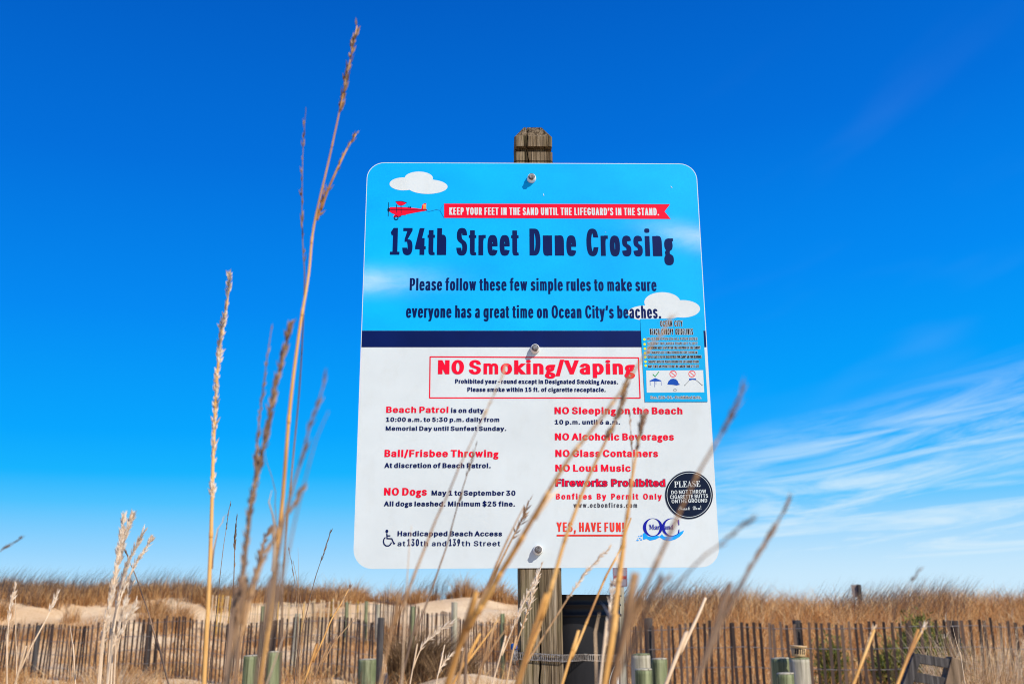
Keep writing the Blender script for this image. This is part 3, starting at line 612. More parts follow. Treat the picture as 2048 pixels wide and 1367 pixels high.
[2,83,428,[[67,-12,76,8,83,12,90,13,111,10,160,-6,188,-10,238,-10,275,-3,298,4,328,19,353,39,372,63,382,82,389,102,393,123,395,146,393,170,389,193,381,213,370,232,348,256,318,278,289,294,198,337,161,360,146,374,139,385,132,404,131,417,134,439,140,452,153,468,165,477,179,483,204,488,221,488,243,484,272,471,286,461,305,444,322,423,337,398,345,380,354,350,372,350,372,512,352,512,349,501,344,494,338,490,329,488,266,504,226,511,192,512,162,507,135,498,111,483,90,465,74,442,65,425,59,406,55,364,56,340,62,317,77,287,102,259,135,234,163,217,261,168,283,151,298,132,302,121,305,110,306,89,303,73,293,52,276,34,262,25,245,19,226,17,202,17,176,22,153,31,142,38,122,55,114,65,98,89,84,119,69,173,47,173,47,-12]]],
[2,97,378,[[302,-8,323,-1,343,12,361,30,352,46,340,39,332,38,325,41,323,47,321,246,313,284,303,304,289,321,270,333,245,342,214,348,178,350,138,347,112,341,82,328,64,315,54,306,43,290,39,278,36,260,38,244,43,230,52,220,69,211,85,209,104,212,121,222,131,236,135,254,131,271,115,298,115,306,117,311,126,319,133,321,151,324,169,324,182,322,197,316,205,310,213,297,218,272,218,209,171,194,113,172,70,149,49,133,41,123,29,103,23,81,24,53,31,31,44,13,63,-1,78,-6,105,-10,136,-7,166,2,194,17,220,38,225,17,237,1,255,-8,279,-11],[150,40,139,51,135,58,130,79,130,92,131,110,135,125,142,140,152,152,164,163,180,172,198,180,218,186,218,69,205,55,195,47,181,40,166,37]]],
[2,100,406,[[182,-8,206,2,228,19,245,43,245,-11,323,6,388,12,388,30,372,34,358,42,354,51,351,70,350,500,193,500,193,482,217,479,230,475,238,467,243,455,245,440,245,308,227,326,217,333,196,344,185,347,160,350,132,346,106,336,89,326,74,314,61,298,49,281,35,250,28,227,24,202,21,162,26,115,38,73,59,38,71,24,85,11,101,2,117,-5,135,-10,153,-11],[173,33,160,39,150,50,142,64,136,84,132,107,129,168,133,230,137,255,143,274,151,289,162,300,175,306,191,308,205,307,222,299,236,286,244,270,245,83,236,62,222,45,205,35,188,31]]],
[2,108,219,[[198,0,198,18,184,20,172,26,167,34,163,51,163,500,22,500,22,482,41,479,50,474,54,465,57,448,58,61,56,45,52,30,42,22,20,18,20,0]]],
[2,110,418,[[198,0,198,18,184,20,174,24,168,31,163,46,162,258,176,276,190,288,206,295,223,298,237,296,247,290,253,279,256,265,258,238,258,61,256,42,250,29,241,20,222,18,222,0,399,0,399,18,385,20,375,24,368,31,365,42,363,61,361,260,357,284,349,304,339,320,325,333,309,342,289,348,251,349,236,346,209,336,184,318,162,294,162,341,21,341,21,323,35,321,46,316,52,309,56,293,58,61,56,45,51,31,41,22,20,18,20,0]]],
[2,114,316,[[217,0,217,18,190,21,177,26,170,33,165,45,164,61,164,211,167,241,174,260,185,274,196,283,207,285,221,281,244,253,255,246,277,244,286,246,299,252,308,261,313,268,316,277,318,292,316,310,312,320,298,337,283,346,263,349,244,348,225,342,205,331,187,314,175,301,160,277,160,341,23,341,22,322,40,320,49,315,54,308,57,295,58,61,56,45,52,30,42,22,20,18,20,0]]],
[2,121,330,[[89,-150,110,-140,129,-123,146,-98,173,-39,290,279,307,312,315,319,329,322,329,341,223,341,223,322,243,321,254,317,260,309,261,296,255,270,204,131,141,299,142,310,147,317,157,320,178,322,178,341,-5,341,-5,322,8,321,17,316,35,287,154,-5,145,-39,134,-66,116,-93,101,-107,91,-108,83,-104,81,-96,82,-79,79,-67,73,-57,60,-48,44,-44,24,-46,12,-52,0,-66,-7,-83,-7,-99,-5,-112,3,-128,11,-137,26,-148,44,-153,58,-154]]],
[3,84,454,[[250,193,274,199,290,206,312,220,330,237,346,259,357,283,361,300,363,331,359,362,346,392,338,400,332,400,328,393,328,357,321,324,307,292,283,258,256,233,232,221,218,219,205,221,197,224,187,231,178,245,176,263,178,282,189,310,202,331,225,358,245,377,269,394,294,408,320,419,347,425,374,428,394,426,429,419,520,388,551,382,571,383,596,391,618,406,637,430,641,441,641,447,635,450,610,440,578,437,543,442,451,459,426,461,389,459,353,452,319,441,285,426,255,408,217,379,187,346,167,313,159,292,155,272,154,254,157,240,162,227,170,216,187,203,200,197,215,193,232,192],[222,-3,259,3,309,19,351,44,376,63,398,86,425,124,440,151,451,180,460,210,481,315,491,342,507,365,508,374,506,379,501,381,491,377,467,362,434,332,409,305,376,252,357,210,330,142,311,105,284,68,269,53,246,36,222,25,186,17,152,17,121,24,108,32,100,41,97,51,98,59,108,67,142,72,160,84,166,93,169,105,168,118,163,129,154,138,142,145,128,148,109,149,96,146,83,141,61,124,50,107,46,95,44,80,49,53,64,30,88,12,110,4,150,-4,182,-5]]],
[3,89,502,[[276,-3,305,3,334,11,360,22,382,35,403,49,428,71,446,90,471,125,490,160,509,209,543,303,566,355,601,412,630,446,633,451,631,455,623,456,611,451,574,424,540,389,472,307,420,252,361,196,344,184,329,177,321,177,316,182,315,193,318,201,390,304,404,330,412,354,414,375,411,401,400,424,388,437,366,452,338,460,304,461,267,455,227,441,188,421,156,397,129,370,108,341,94,310,87,280,89,259,100,237,107,230,117,225,142,221,173,226,191,233,213,248,233,268,250,290,263,316,269,336,273,365,272,389,270,396,266,400,260,400,254,396,246,382,228,330,207,292,180,259,164,246,151,240,136,238,124,243,113,254,109,268,111,289,116,307,124,325,140,350,156,368,182,391,204,406,235,423,267,436,291,440,316,441,332,437,338,433,345,424,348,410,346,400,331,371,280,296,261,264,255,248,251,224,252,203,257,186,272,168,288,160,314,156,332,159,353,170,378,188,434,238,401,185,349,88,335,68,320,52,305,38,289,28,272,20,254,16,235,14,208,17,197,21,183,29,175,35,169,45,169,57,173,64,189,70,217,74,229,82,236,91,240,106,239,119,235,130,226,139,204,148,187,150,172,148,152,141,140,134,130,123,119,106,116,94,114,80,119,54,133,31,157,13,178,5,215,-3,245,-4]]],
[3,97,390,[[257,0,287,14,320,37,356,68,341,83,309,55,284,38,270,33,266,36,265,41,285,87,354,227,271,224,257,195,255,202,246,214,233,223,225,225,206,227,190,226,157,219,125,204,87,179,54,148,31,113,22,92,19,77,19,48,23,35,29,24,38,14,49,6,69,-2,84,-4,116,-1,128,2,151,15,184,44,187,23,194,11,209,0,231,-5],[99,16,91,24,90,29,91,43,104,80,130,126,163,170,192,197,203,203,213,206,221,206,230,202,238,195,241,188,242,180,240,171,227,140,202,98,175,60,153,37,139,25,125,18,107,13]]],
[3,104,418,[[361,83,326,51,301,31,286,23,282,23,280,26,280,34,285,47,343,122,356,149,357,172,352,197,343,211,327,223,311,227,293,226,265,216,249,206,216,181,180,145,332,432,243,423,164,281,138,241,98,189,47,139,61,125,90,152,111,176,15,-5,109,1,172,97,205,138,230,164,253,182,275,196,293,202,300,202,299,194,239,124,217,88,212,71,211,51,213,38,219,21,230,8,248,-2,264,-4,287,-1,303,6,319,16,376,68]]],
[3,107,400,[[104,1,330,432,243,423,170,293,142,249,103,198,46,139,60,125,114,181,15,-5],[264,-1,291,12,322,35,357,68,343,83,306,49,297,43,290,44,288,50,295,72,298,85,298,97,295,109,288,120,279,129,267,137,254,142,271,159,295,192,302,198,308,195,303,185,304,173,308,167,314,161,325,157,338,156,348,159,356,164,367,177,369,195,363,212,352,222,340,226,324,227,310,226,297,222,287,215,276,205,247,166,236,154,222,149,194,146,188,143,185,139,184,131,189,124,199,122,220,125,227,123,229,120,229,110,209,81,199,60,195,46,195,32,200,16,210,4,222,-2,240,-5]]],
[3,110,426,[[109,0,169,82,220,142,245,166,276,191,292,200,304,203,307,199,305,193,255,136,230,101,220,75,219,51,222,32,227,21,237,8,250,0,266,-4,280,-4,295,0,312,9,344,32,383,68,368,83,339,56,312,34,293,23,290,23,287,27,288,36,293,47,336,102,358,140,364,157,364,172,361,191,356,202,346,215,328,225,312,227,286,222,256,206,240,195,187,145,191,169,191,187,187,206,180,219,175,223,162,226,141,222,128,216,99,195,42,139,56,125,104,170,111,173,113,170,113,166,92,130,-1,-6]]],
[3,111,330,[[136,0,159,8,194,29,213,31,239,38,272,55,297,75,283,91,256,72,231,62,248,82,266,106,275,123,280,141,282,160,279,182,271,200,257,214,238,223,206,227,175,224,150,216,118,201,88,181,62,157,45,138,29,111,22,90,20,63,25,40,36,21,54,7,75,-2,100,-5],[111,20,106,26,105,37,107,50,119,81,142,122,169,160,197,189,207,197,219,203,226,203,233,200,237,195,239,187,237,159,228,134,213,107,192,79,173,73,158,62,151,50,152,42,154,36,134,23,117,18]]],
[3,117,435,[[380,83,341,47,315,27,308,25,299,24,294,27,293,32,312,71,400,227,294,221,261,163,222,106,173,51,157,37,145,30,136,30,130,36,129,44,134,60,227,227,120,221,85,184,40,139,52,125,89,159,56,94,45,68,41,50,43,31,49,17,64,4,79,-2,97,-4,111,-3,126,1,149,10,173,24,188,37,217,68,213,51,214,36,220,21,230,10,245,2,257,-2,279,-4,298,-2,316,5,333,14,394,68]]]]
# rows: style (0 plain, 1 heavy, 2 serif, 3 script), character code, advance width, contours
GLYPHS = {(row[0], chr(row[1])): row[2:] for row in GLYPH_ROWS}
STYLES = {'': 0, 'heavy': 1, 'serif': 2, 'script': 3}
GLYPHS[(0, 'I')] = [181, [[59, 0, 122, 0, 122, 500, 59, 500]]]
GLYPHS[(0, 'l')] = [170, [[54, 0, 117, 0, 117, 500, 54, 500]]]
STEM, BARH = 63.0, 56.0
def grow(P, dx, dy):
    P = np.asarray(P, float)
    e = np.roll(P, -1, 0)-P
    L = np.hypot(e[:, 0], e[:, 1])[:, None]; L[L == 0] = 1e-6
    n = np.stack([e[:, 1], -e[:, 0]], 1)/L
    a = np.roll(n, 1, 0)
    d = 1+(a*n).sum(1)
    m = (a+n)/np.maximum(d, 0.35)[:, None]
    return P+m*np.array([dx, dy])
def layout(s, ratio, tv, th, track=0.0, style='', gap=0.0):
    """contours of a line of text, width/cap = ratio, stem thickness tv and bar thickness th in cap heights"""
    tv *= 500; th *= 500; track *= 500; gap *= 500
    keys = []
    for ch in s:
        if ch == ' ': keys.append(None); continue
        k = (STYLES[style], ch)
        if k not in GLYPHS: k = (0, ch)
        keys.append(k)
    SP = 0.0
    gap += (0.27 if style == 'heavy' else 0.2)*500
    adv = [SP if k is None else GLYPHS[k][0] for k in keys]
    # width(sx) = sum adv*sx + n*(tv - STEM*sx + track)
    nvis = sum(1 for k in keys if k); nsp = len(keys)-nvis
    target = ratio*500
    stem = STEM if not style.startswith(('serif', 'script')) else tv/1.0
    A = sum(adv)-nvis*stem
    B = nvis*(tv+track)+nsp*gap - track
    first = GLYPHS[keys[0]]; lsb0 = min(min(c[::2]) for c in first[1])
    last = GLYPHS[keys[-1]]; rsb = last[0]-max(max(c[::2]) for c in last[1])
    sx = (target-B)/max(1e-6, A-lsb0-rsb)
    dx = (tv-stem*sx)/2 if stem == STEM else 0.0
    dy = (th-BARH)/2 if stem == STEM else 0.0
    sy = (500-2*dy)/500.0
    x = -lsb0*sx
    out = []
    for k, a in zip(keys, adv):
        if k is None: x += a*sx+gap; continue
        g = []
        for c in GLYPHS[k][1]:
            P = np.array(c, float).reshape(-1, 2)
            P[:, 0] = P[:, 0]*sx
            P[:, 1] = P[:, 1]*sy
            P = grow(P, dx*(0.74 if k[1] in 'mwMW' else 1.0), dy)
            P[:, 0] += x+dx; P[:, 1] += dy
            g.append(P)
        out.append(g)
        x += a*sx+2*dx+track
    return out
def lettering(s, x0, y0, x1, y1, cap, tv, th, mat, layer=3, parent=None, track=0.0, style='', gap=0.0, name='lettering', halo=0.0, place=None):
    """one printed line between two photo positions on its baseline"""
    a, b = S(x0, y0), S(x1, y1)
    c = S(x0, y0-cap)
    u = np.array([b[0]-a[0], b[1]-a[1]]); W = np.linalg.norm(u); u /= W
    v = np.array([-u[1], u[0]])
    H = abs(c[1]-a[1])
    mb = MB()
    for i, g in enumerate(layout(s, W/H, tv, th, track, style, gap)):
        if halo: g = [grow(P, halo*500, halo*500) for P in g]
        V, T = triangulate(g)
        if not len(V): continue
        V = V/500.0*H
        Q = np.array(a)+V[:, :1]*u+V[:, 1:]*v
        emit(mb, Q, T, -LAYER*layer-(0.00003 if i % 2 else 0))
    return mb.build(name, mat, parent or panel)

# sky blue upper field and navy bar
top_out = rounded(-SW/2+EDGE, ZB1, SW/2-EDGE, SH-EDGE, SR-EDGE, corners=(0, 0, 1, 1))
def sky_print():
    nt = M_skyprint.node_tree
    tc = nt.nodes.new('ShaderNodeTexCoord'); sp = nt.nodes.new('ShaderNodeSeparateXYZ')
    nt.links.new(tc.outputs['Object'], sp.inputs[0])
    def Mn(op, a, b=None, clamp=False):
        n = nt.nodes.new('ShaderNodeMath'); n.operation = op; n.use_clamp = clamp
        for i, v in enumerate((a, b)):
            if v is None: continue
            if isinstance(v, (int, float)): n.inputs[i].default_value = v
            else: nt.links.new(v, n.inputs[i])
        return n.outputs[0]
    def gauss(v, c, w): return Mn('EXPONENT', Mn('MULTIPLY', Mn('POWER', Mn('ABSOLUTE', Mn('DIVIDE', Mn('SUBTRACT', v, c), w)), 2.0), -1.0))
    n1 = noise(nt, 9, 6, 0.6, (1, 1, 2.6), dist=0.4)
    mottled = ramp(nt, noise(nt, 4, 4, 0.5, (1, 1, 1.6)), [(0.3, (0.001, 0.35, 0.83)), (0.7, (0.002, 0.455, 0.90))])
    x, z = sp.outputs[0], sp.outputs[2]
    # airbrushed cloud wisps of the artwork, coming in from both edges
    lz = Mn('SUBTRACT', z, S(730, 562)[1]); rz = Mn('SUBTRACT', z, S(1395, 472)[1])
    lx = Mn('DIVIDE', Mn('ADD', x, SW/2), 0.24); rx = Mn('DIVIDE', Mn('SUBTRACT', SW/2, x), 0.16)
    wl = Mn('MULTIPLY', gauss(lx, 0.0, 0.55), gauss(Mn('ADD', lz, Mn('MULTIPLY', lx, -0.006)), 0.0, 0.026))
    wr = Mn('MULTIPLY', gauss(rx, 0.0, 0.62), gauss(Mn('ADD', rz, Mn('MULTIPLY', rx, -0.03)), -0.006, 0.026))
    w = Mn('MULTIPLY', Mn('ADD', wl, wr), Mn('ADD', Mn('MULTIPLY', n1, 1.0), -0.15), True)
    base(M_skyprint, mixc(nt, w, mottled, (0.72, 0.80, 0.88)))
sky_print()
flat('sky_field', [top_out], M_skyprint, 1)
flat('navy_bar', [[(-SW/2+EDGE, ZB0), (SW/2-EDGE, ZB0), (SW/2-EDGE, ZB1-0.0003), (-SW/2+EDGE, ZB1-0.0003)]], M_navy, 1)

# cartoon clouds
Z6 = zoom(11.39, 760, 330)
flat('printed_cloud', [P2([Z6(*p) for p in ell(540, 432, 322, 148)]), P2([Z6(*p) for p in ell(885, 300, 322, 148)]),
                       P2([Z6(*p) for p in ell(1085, 495, 455, 165)]), P2([Z6(*p) for p in ell(830, 430, 240, 120)])], M_white, 2)
flat('printed_cloud', [P2(ell(1324.5, 604, 36, 19.8)), P2(ell(1365, 617.5, 35, 17.5)), P2(ell(1293, 625.5, 38, 15)),
                       P2(ell(1330, 622, 45, 15))], M_white, 2)
# aeroplane pulling the banner
fus = [(180, 1020), (230, 965), (420, 962), (640, 968), (760, 980), (940, 1002), (1060, 1010), (1080, 1025), (1040, 1042), (800, 1085),
       (600, 1125), (590, 1140), (500, 1145), (460, 1165), (420, 1192), (300, 1188), (320, 1150), (350, 1125), (280, 1102), (215, 1060)]
wing = [(355, 838), (420, 824), (530, 830), (612, 860), (550, 905), (500, 925), (430, 920), (390, 890)]
tail = [(945, 1000), (965, 910), (1000, 880), (1052, 872), (1052, 1005)]
z6 = lambda pts: P2([Z6(*p) for p in pts])
plane = flat('printed_aeroplane', [z6(fus), z6(wing), z6(tail)], M_red, 3)
dk = [z6(q) for q in strokes([[(200, 848), (196, 1010)], [(193, 1020), (190, 1175)]], 11)]
dk += [z6(ell(200, 1020, 28, 44))]
dk += [z6(q) for q in strokes([[(235, 1022), (640, 1020), (1050, 1016)], [(355, 836), (480, 826), (612, 860)], [(380, 905), (372, 1090)], [(480, 885), (484, 1100)],
                               [(1000, 1006), (1075, 1024)], [(430, 1178), (490, 1166)]], 12)]
dk += [z6(ell(645, 968, 10, 20, 12)), z6(ell(690, 968, 20, 22, 14))]
ring = strokes([ell(370, 1205, 44, 42, 24)+[ell(370, 1205, 44, 42, 24)[0]]], 20)
dk += [z6(q) for q in ring]
flat('printed_detail', dk, M_navyblk, 4)
flat('printed_detail', [z6([(985, y), (1048, y-3), (1048, y+16), (983, y+19)]) for y in (902, 930, 957, 983)], M_stripe, 4)
flat('printed_line', [z6(q) for q in strokes([[(1050, 1042), (1120, 1060), (1200, 1040), (1280, 1018), (1365, 1035)], [(1460, 880), (1365, 1035), (1460, 1200)]], 7)], M_rope, 3)
flat('banner', [P2([(888.2, 407.2), (1340.1, 408.5), (1329, 423), (1341.2, 438), (888.2, 435.8)])], M_red, 2)
lettering("KEEP YOUR FEET IN THE SAND UNTIL THE LIFEGUARD’S IN THE STAND.", 898.5, 429.7, 1318.2, 430.9, 14.8, 0.175, 0.13, M_white, 3, track=0.03, gap=0.02)
# heading
for w_, xa, xb in (('134th', 218, 525), ('Street', 581, 922), ('Dune', 981, 1236), ('Crossing', 1293, 1768)):
    f_ = lambda x: (700+x/2.7307, 509.3+(x-218)/1550*3.0)
    lettering(w_, *f_(xa), *f_(xb), 53.5, 0.168, 0.115, M_navy, 3, track=0.03, style='heavy')
lettering('Please follow these few simple rules to make sure', 819.4, 580.5, 1313.4, 581.8, 24.5, 0.165, 0.12, M_navy, 3, track=0.012)
lettering('everyone has a great time on Ocean City’s beaches.', 812, 635, 1322.5, 636.3, 25, 0.165, 0.12, M_navy, 3, track=0.012)
# smoking box
def frame(x0, y0, x1, y1, x2, y2, x3, y3, w):
    c = [(x0, y0), (x1, y1), (x2, y2), (x3, y3)]
    return [P2(q) for q in strokes([c+[c[0], c[1]]], w)]
flat('printed_frame', frame(860.3, 713.2, 1276.8, 715.2, 1280.2, 795.6, 859.3, 795.2, 2.3), M_red, 2)
HV = dict(style='heavy', track=0.0)
lettering('NO', 876, 747.8, 928, 747.9, 28, 0.31, 0.19, M_red, 3, **HV)
lettering('Smoking/Vaping', 938, 747.9, 1270, 748.2, 28, 0.295, 0.185, M_red, 3, **HV)
lettering('Prohibited year-round except in Designated Smoking Areas.', 910.3, 766.5, 1236.4, 767.7, 8.8, 0.25, 0.165, M_navy, 3, **HV)
lettering('Please smoke within 15 ft. of cigarette receptacle.', 934.8, 782.8, 1211.6, 783.2, 8.8, 0.25, 0.165, M_navy, 3, **HV)
for t_, xa, ya, xb, yb, cp, mt in (
        ('Beach Patrol', 772.4, 824.8, 896.8, 825.2, 12.4, M_red), ('is on duty', 901.9, 825, 967.7, 825.2, 9.6, M_navy),
        ('10:00 a.m. to 5:30 p.m. daily from', 772, 842.8, 998.8, 843.2, 8.9, M_navy),
        ('Memorial Day until Sunfest Sunday.', 771.3, 860.6, 1012.7, 861, 8.9, M_navy),
        ('Ball/Frisbee Throwing', 769, 913, 997, 913.6, 14.2, M_red), ('At discretion of Beach Patrol.', 768.8, 935, 981.6, 935.4, 9.9, M_navy),
        ('NO Dogs', 768, 989.8, 853.6, 990.2, 15, M_red), ('May 1 to September 30', 863, 990, 1031, 990.4, 10, M_navy),
        ('All dogs leashed. Minimum $25 fine.', 768, 1011.6, 1030.3, 1011.9, 10, M_navy),
        ('Handicapped Beach Access', 795, 1071.2, 1004.3, 1071.4, 10, M_navy),
        ('NO Sleeping on the Beach', 1109.2, 827.4, 1365.1, 827.8, 13.8, M_red), ('10 p.m. until 6 a.m.', 1109.6, 848, 1240.3, 848.2, 9, M_navy),
        ('NO Alcoholic Beverages', 1110, 879.7, 1348, 880, 14, M_red), ('NO Glass Containers', 1110.8, 912.9, 1316.3, 913.2, 14, M_red),
        ('NO Loud Music', 1110.8, 942.2, 1261.6, 942.4, 14, M_red)):
    lettering(t_, xa, ya, xb, yb, cp, 0.285, 0.18, mt, 3, **HV)
for t_, xa, xb, cp, tv in (('at', 260, 303, 10, .24), ('130', 313, 377, 14, .17), ('th', 384, 427, 10, .24), ('and', 448, 527, 10, .24),
                           ('139', 541, 602, 14, .17), ('th', 610, 657, 10, .24), ('Street', 677, 822, 10, .24)):
    lettering(t_, 700+xa/2.734, 1091, 700+xb/2.734, 1091, cp, tv, 0.14, M_navy, 3, track=0.09)
# wheelchair symbol (centre line drawn in the zoomed picture)
ZW = zoom(2.734, 700, 650)
wc = [P2([ZW(*p) for p in q]) for q in strokes([[(202, 1136), (203, 1165), (229, 1166), (241, 1194), (247, 1190)], [(203, 1150), (221, 1150)],
      [(194, 1158), (186, 1168), (183, 1181), (187, 1196), (198, 1205), (212, 1205), (222, 1197), (227, 1186)]], 6.5)]
flat('wheelchair_symbol', wc+[P2([ZW(*p) for p in ell(202, 1125, 8, 9, 14)])], M_navy, 3)
# lower right lines
lettering('Fireworks Prohibited', 1111.5, 971.6, 1330.4, 972, 14.0, 0.27, 0.165, M_navy, 3, halo=0.06, gap=0.15, **HV)
lettering('Fireworks Prohibited', 1111.5, 971.6, 1330.4, 972, 14.0, 0.27, 0.165, M_red, 4, gap=0.15, **HV)
lettering('Bonfires By Permit Only', 1112, 997.7, 1323.6, 998, 11.6, 0.26, 0.165, M_red, 3, style='heavy', track=0.13, gap=0.35)
lettering('www.ocbonfires.com', 1147, 1014.2, 1274.4, 1014.4, 9.4, 0.20, 0.15, M_greytx, 3, track=0.15)
lettering('YES, HAVE FUN!', 1113.5, 1062.2, 1248.8, 1062.6, 18.6, 0.19, 0.13, M_orange, 3, track=0.06)
flat('underline', [P2([(1113.5, 1068.2), (1248.3, 1068.2), (1248.5, 1071.6), (1113.5, 1071.6)])], M_orange, 3)
# town mark: interlaced letters over a wave
Z5 = zoom(7.195, 1250, 920)
z5 = lambda pts: P2([Z5(*p) for p in pts])
flat('wave_mark', [z5([(255, 1060), (275, 1035), (330, 1090), (385, 1100), (440, 1075), (500, 1092), (530, 1060), (562, 1095), (640, 1092), (700, 1078), (760, 1058), (800, 1025), (852, 1003),
                       (832, 1050), (785, 1098), (720, 1135), (640, 1158), (560, 1142), (500, 1104), (440, 1135), (360, 1152), (310, 1125), (262, 1142)]),
                   z5(ell(235, 1085, 16, 12, 9)), z5(ell(212, 1120, 13, 9, 8)), z5(ell(180, 1150, 20, 8, 8)), z5(ell(232, 1140, 18, 9, 8)), z5(ell(200, 1090, 9, 8, 7)), z5(ell(185, 1125, 8, 6, 7))], M_wave, 2)
flat('town_letters', [z5(ell(400, 962, 142, 130))], M_royal, 3, holes=[z5(ell(402, 960, 98, 124))])
cpoly = [(668+138*math.cos(R(a)), 962+130*math.sin(R(a))) for a in range(38, 323, 6)]
cpoly += [(680+112*math.cos(R(a)), 960+123*math.sin(R(a))) for a in range(318, 40, -6)]
flat('town_letters', [z5(cpoly), z5([(766, 850), (778, 850), (782, 932), (772, 930), (758, 885)]), z5([(772, 992), (782, 988), (782, 1045), (762, 1042)])], M_royal, 4)
lettering('Maryland', 1298, 1057.9, 1348.4, 1057.9, 9.9, 0.10, 0.1, M_royal, 5, style='serif')

# ------- stickers on the sign
stk = flat('round_sticker', [P2(ell(1377.9, 989.3, 47.6, 47.6, 64))], M_navyblk, 5)
flat('printed_ring', [P2(ell(1377.9, 989.3, 44.6, 44.6, 64))], M_white, 6, stk, holes=[P2(ell(1377.9, 989.3, 43.7, 43.7, 64))])
lettering('PLEASE', 1348.6, 974, 1403.6, 972.6, 11.8, 0.2, 0.14, M_white, 6, stk, style='serif')
for t_, xa, ya, xb, yb in (('DO NOT THROW', 1342.6, 987.7, 1412.3, 985.4), ('CIGARETTE BUTTS', 1340.2, 997.1, 1416, 994.6), ('ONTHE GROUND', 1343.2, 1005.6, 1414.3, 1003.6)):
    lettering(t_, xa, ya, xb, yb, 7.3, 0.185, 0.15, M_white, 6, stk, track=0.03, gap=0.05)
lettering('Thank', 1356.5, 1019.6, 1380.5, 1019.1, 8.2, 0.1, 0.1, M_white, 6, stk, style='script')
lettering('You!', 1385.5, 1019.0, 1403, 1018.4, 8.2, 0.1, 0.1, M_white, 6, stk, style='script')

Z4 = zoom(7.195, 1250, 630)
z4 = lambda pts: P2([Z4(*p) for p in pts])
cst = flat('guidelines_sticker', [z4([(217, 55), (1115, 48), (1188, 1248), (285, 1250)])], M_stick, 5)
flat('picture_panel', [z4([(303, 796), (1122, 793), (1138, 1110), (312, 1115)])], M_white, 6, cst)
def z4text(s, xa, ya, xb, yb, cap, tv, th, **k):
    a, b = Z4(xa, ya), Z4(xb, yb)
    lettering(s, *a, *b, cap/7.195, tv, th, M_white, 6, cst, halo=k.pop('halo', 0.10), **k)
    lettering(s, *a, *b, cap/7.195, tv, th, M_black, 7, cst, **k)
z4text('OCEAN CITY', 507, 165, 830, 163, 82, .12, .09, track=0.02, gap=0.08, halo=0.04)
z4text('BEACH CANOPY GUIDELINES', 360, 283, 978, 281, 84, .115, .085, track=0.02, gap=0.08, halo=0.04)
for s_, xa, xb, yb in (('MUST BE OPEN ON ALL FOUR SIDES', 314, 1042, 362), ('SIZE LIMIT NO LARGER THAN 10FT X 10FT', 319, 1044, 428),
                       ('ANCHORING MUST STAY WITHIN THE FOOTPRINT OF THE CANOPY', 322, 1084, 490), ('NO CANOPIES LEFT UNATTENDED BEFORE 10:00 AM', 322, 1040, 557),
                       ('KEEP AT LEAST 3 FEET OF SPACE BETWEEN YOUR CANOPY AND YOUR NEIGHBORS', 325, 1100, 622),
                       ('CANOPIES MUST BE PLACED BEHIND THE LIFEGUARD STAND', 330, 1060, 690), ('BABY TENTS ARE PERMITTED BUT NO LARGER THAN 3FT X 3FT', 332, 1064, 757)):
    z4text(s_, xa, yb, xb, yb-2, 38, .145, .115, halo=0.075)
z4text('Sec. 106-94.-Prohibited Acts.', 366, 1204, 1096, 1202, 40, .15, .12, track=0.03)
flat('bullet_marks', [z4(ell(x, y, 18, 18, 14)) for x, y in ((278, 350), (281, 419), (285, 484), (288, 547), (290, 604), (294, 671), (297, 727))], M_yellow, 6, cst)
flat('tick_mark', [z4(q) for q in strokes([[(398, 850), (432, 886), (486, 815)]], 12)], M_tick, 7, cst)
for cx in (690, 962):
    c_ = ell(cx, 846, 46, 44, 28)
    flat('prohibition_mark', [z4(q) for q in strokes([c_+[c_[0]], [(cx-33, 815), (cx+33, 877)]], 9)], M_red, 7, cst)
flat('canopy_picture', [z4([(352, 945), (432, 905), (520, 942), (518, 952), (354, 953)])]+[z4(q) for q in strokes([[(360, 950), (361, 1012)], [(425, 950), (427, 1035)], [(444, 950), (445, 1000)], [(518, 948), (521, 1010)]], 6)], M_tentblue, 7, cst)
flat('canopy_picture', [z4([(607, 998), (625, 950), (655, 922), (690, 914), (730, 922), (757, 950), (772, 988), (792, 994), (790, 1000), (740, 1012), (690, 1004)])], M_tentblue, 7, cst)
flat('canopy_picture', [z4([(920, 912), (1020, 912), (1018, 935), (970, 930), (924, 940)])], M_tentblue, 7, cst)
flat('canopy_picture', [z4(q) for q in strokes([[(926, 936), (860, 1008)], [(1018, 934), (1110, 1010)]], 5)]+[z4(ell(858, 1011, 9, 5, 10)), z4(ell(1108, 1011, 9, 5, 10))], M_black, 7, cst)
c_ = ell(717, 1079, 22, 18, 20)
flat('small_ring', [z4(q) for q in strokes([c_+[c_[0]]], 4)], M_greytx, 7, cst)
# scuffs where paint has chipped
for chip in ([(1086, 388), (1087, 387), (1088.4, 391.5), (1087.2, 392)], [(1341, 372), (1344, 374.5), (1344.6, 377), (1342, 374.5)], [(1210.5, 464), (1212, 464.4), (1211.4, 466)]):
    flat('paint_chip', [P2(chip)], M_white, 4)

# ------- lag bolts with white spacers
def hexbolt(px, py):
    x, z = S(px, py+1)
    h = Vector((x, 0, z))
    mb = MB(); mb.lathe([(0.0105, -0.0005), (0.0105, 0.003), (0.0092, 0.0105), (0.0085, 0.0115)], 20)
    mb.v = [(h.x+v[0], -v[2], h.z+v[1]) for v in mb.v]
    sp = mb.build('spacer', M_cap, panel)
    b = MB()
    b.lathe([(0.0078, 0.0115), (0.0078, 0.0128)], 18, smooth=False)
    b.lathe([(0.0066, 0.0128), (0.0066, 0.0180), (0.0058, 0.0190)], 6, smooth=False)
    b.v = [(h.x+v[0], -v[2], h.z+v[1]) for v in b.v]
    return b.build('bolt_head', M_steel, sp)
for p_ in ((1063, 357), (1070, 697), (1076, 1098)):
    hexbolt(*p_)
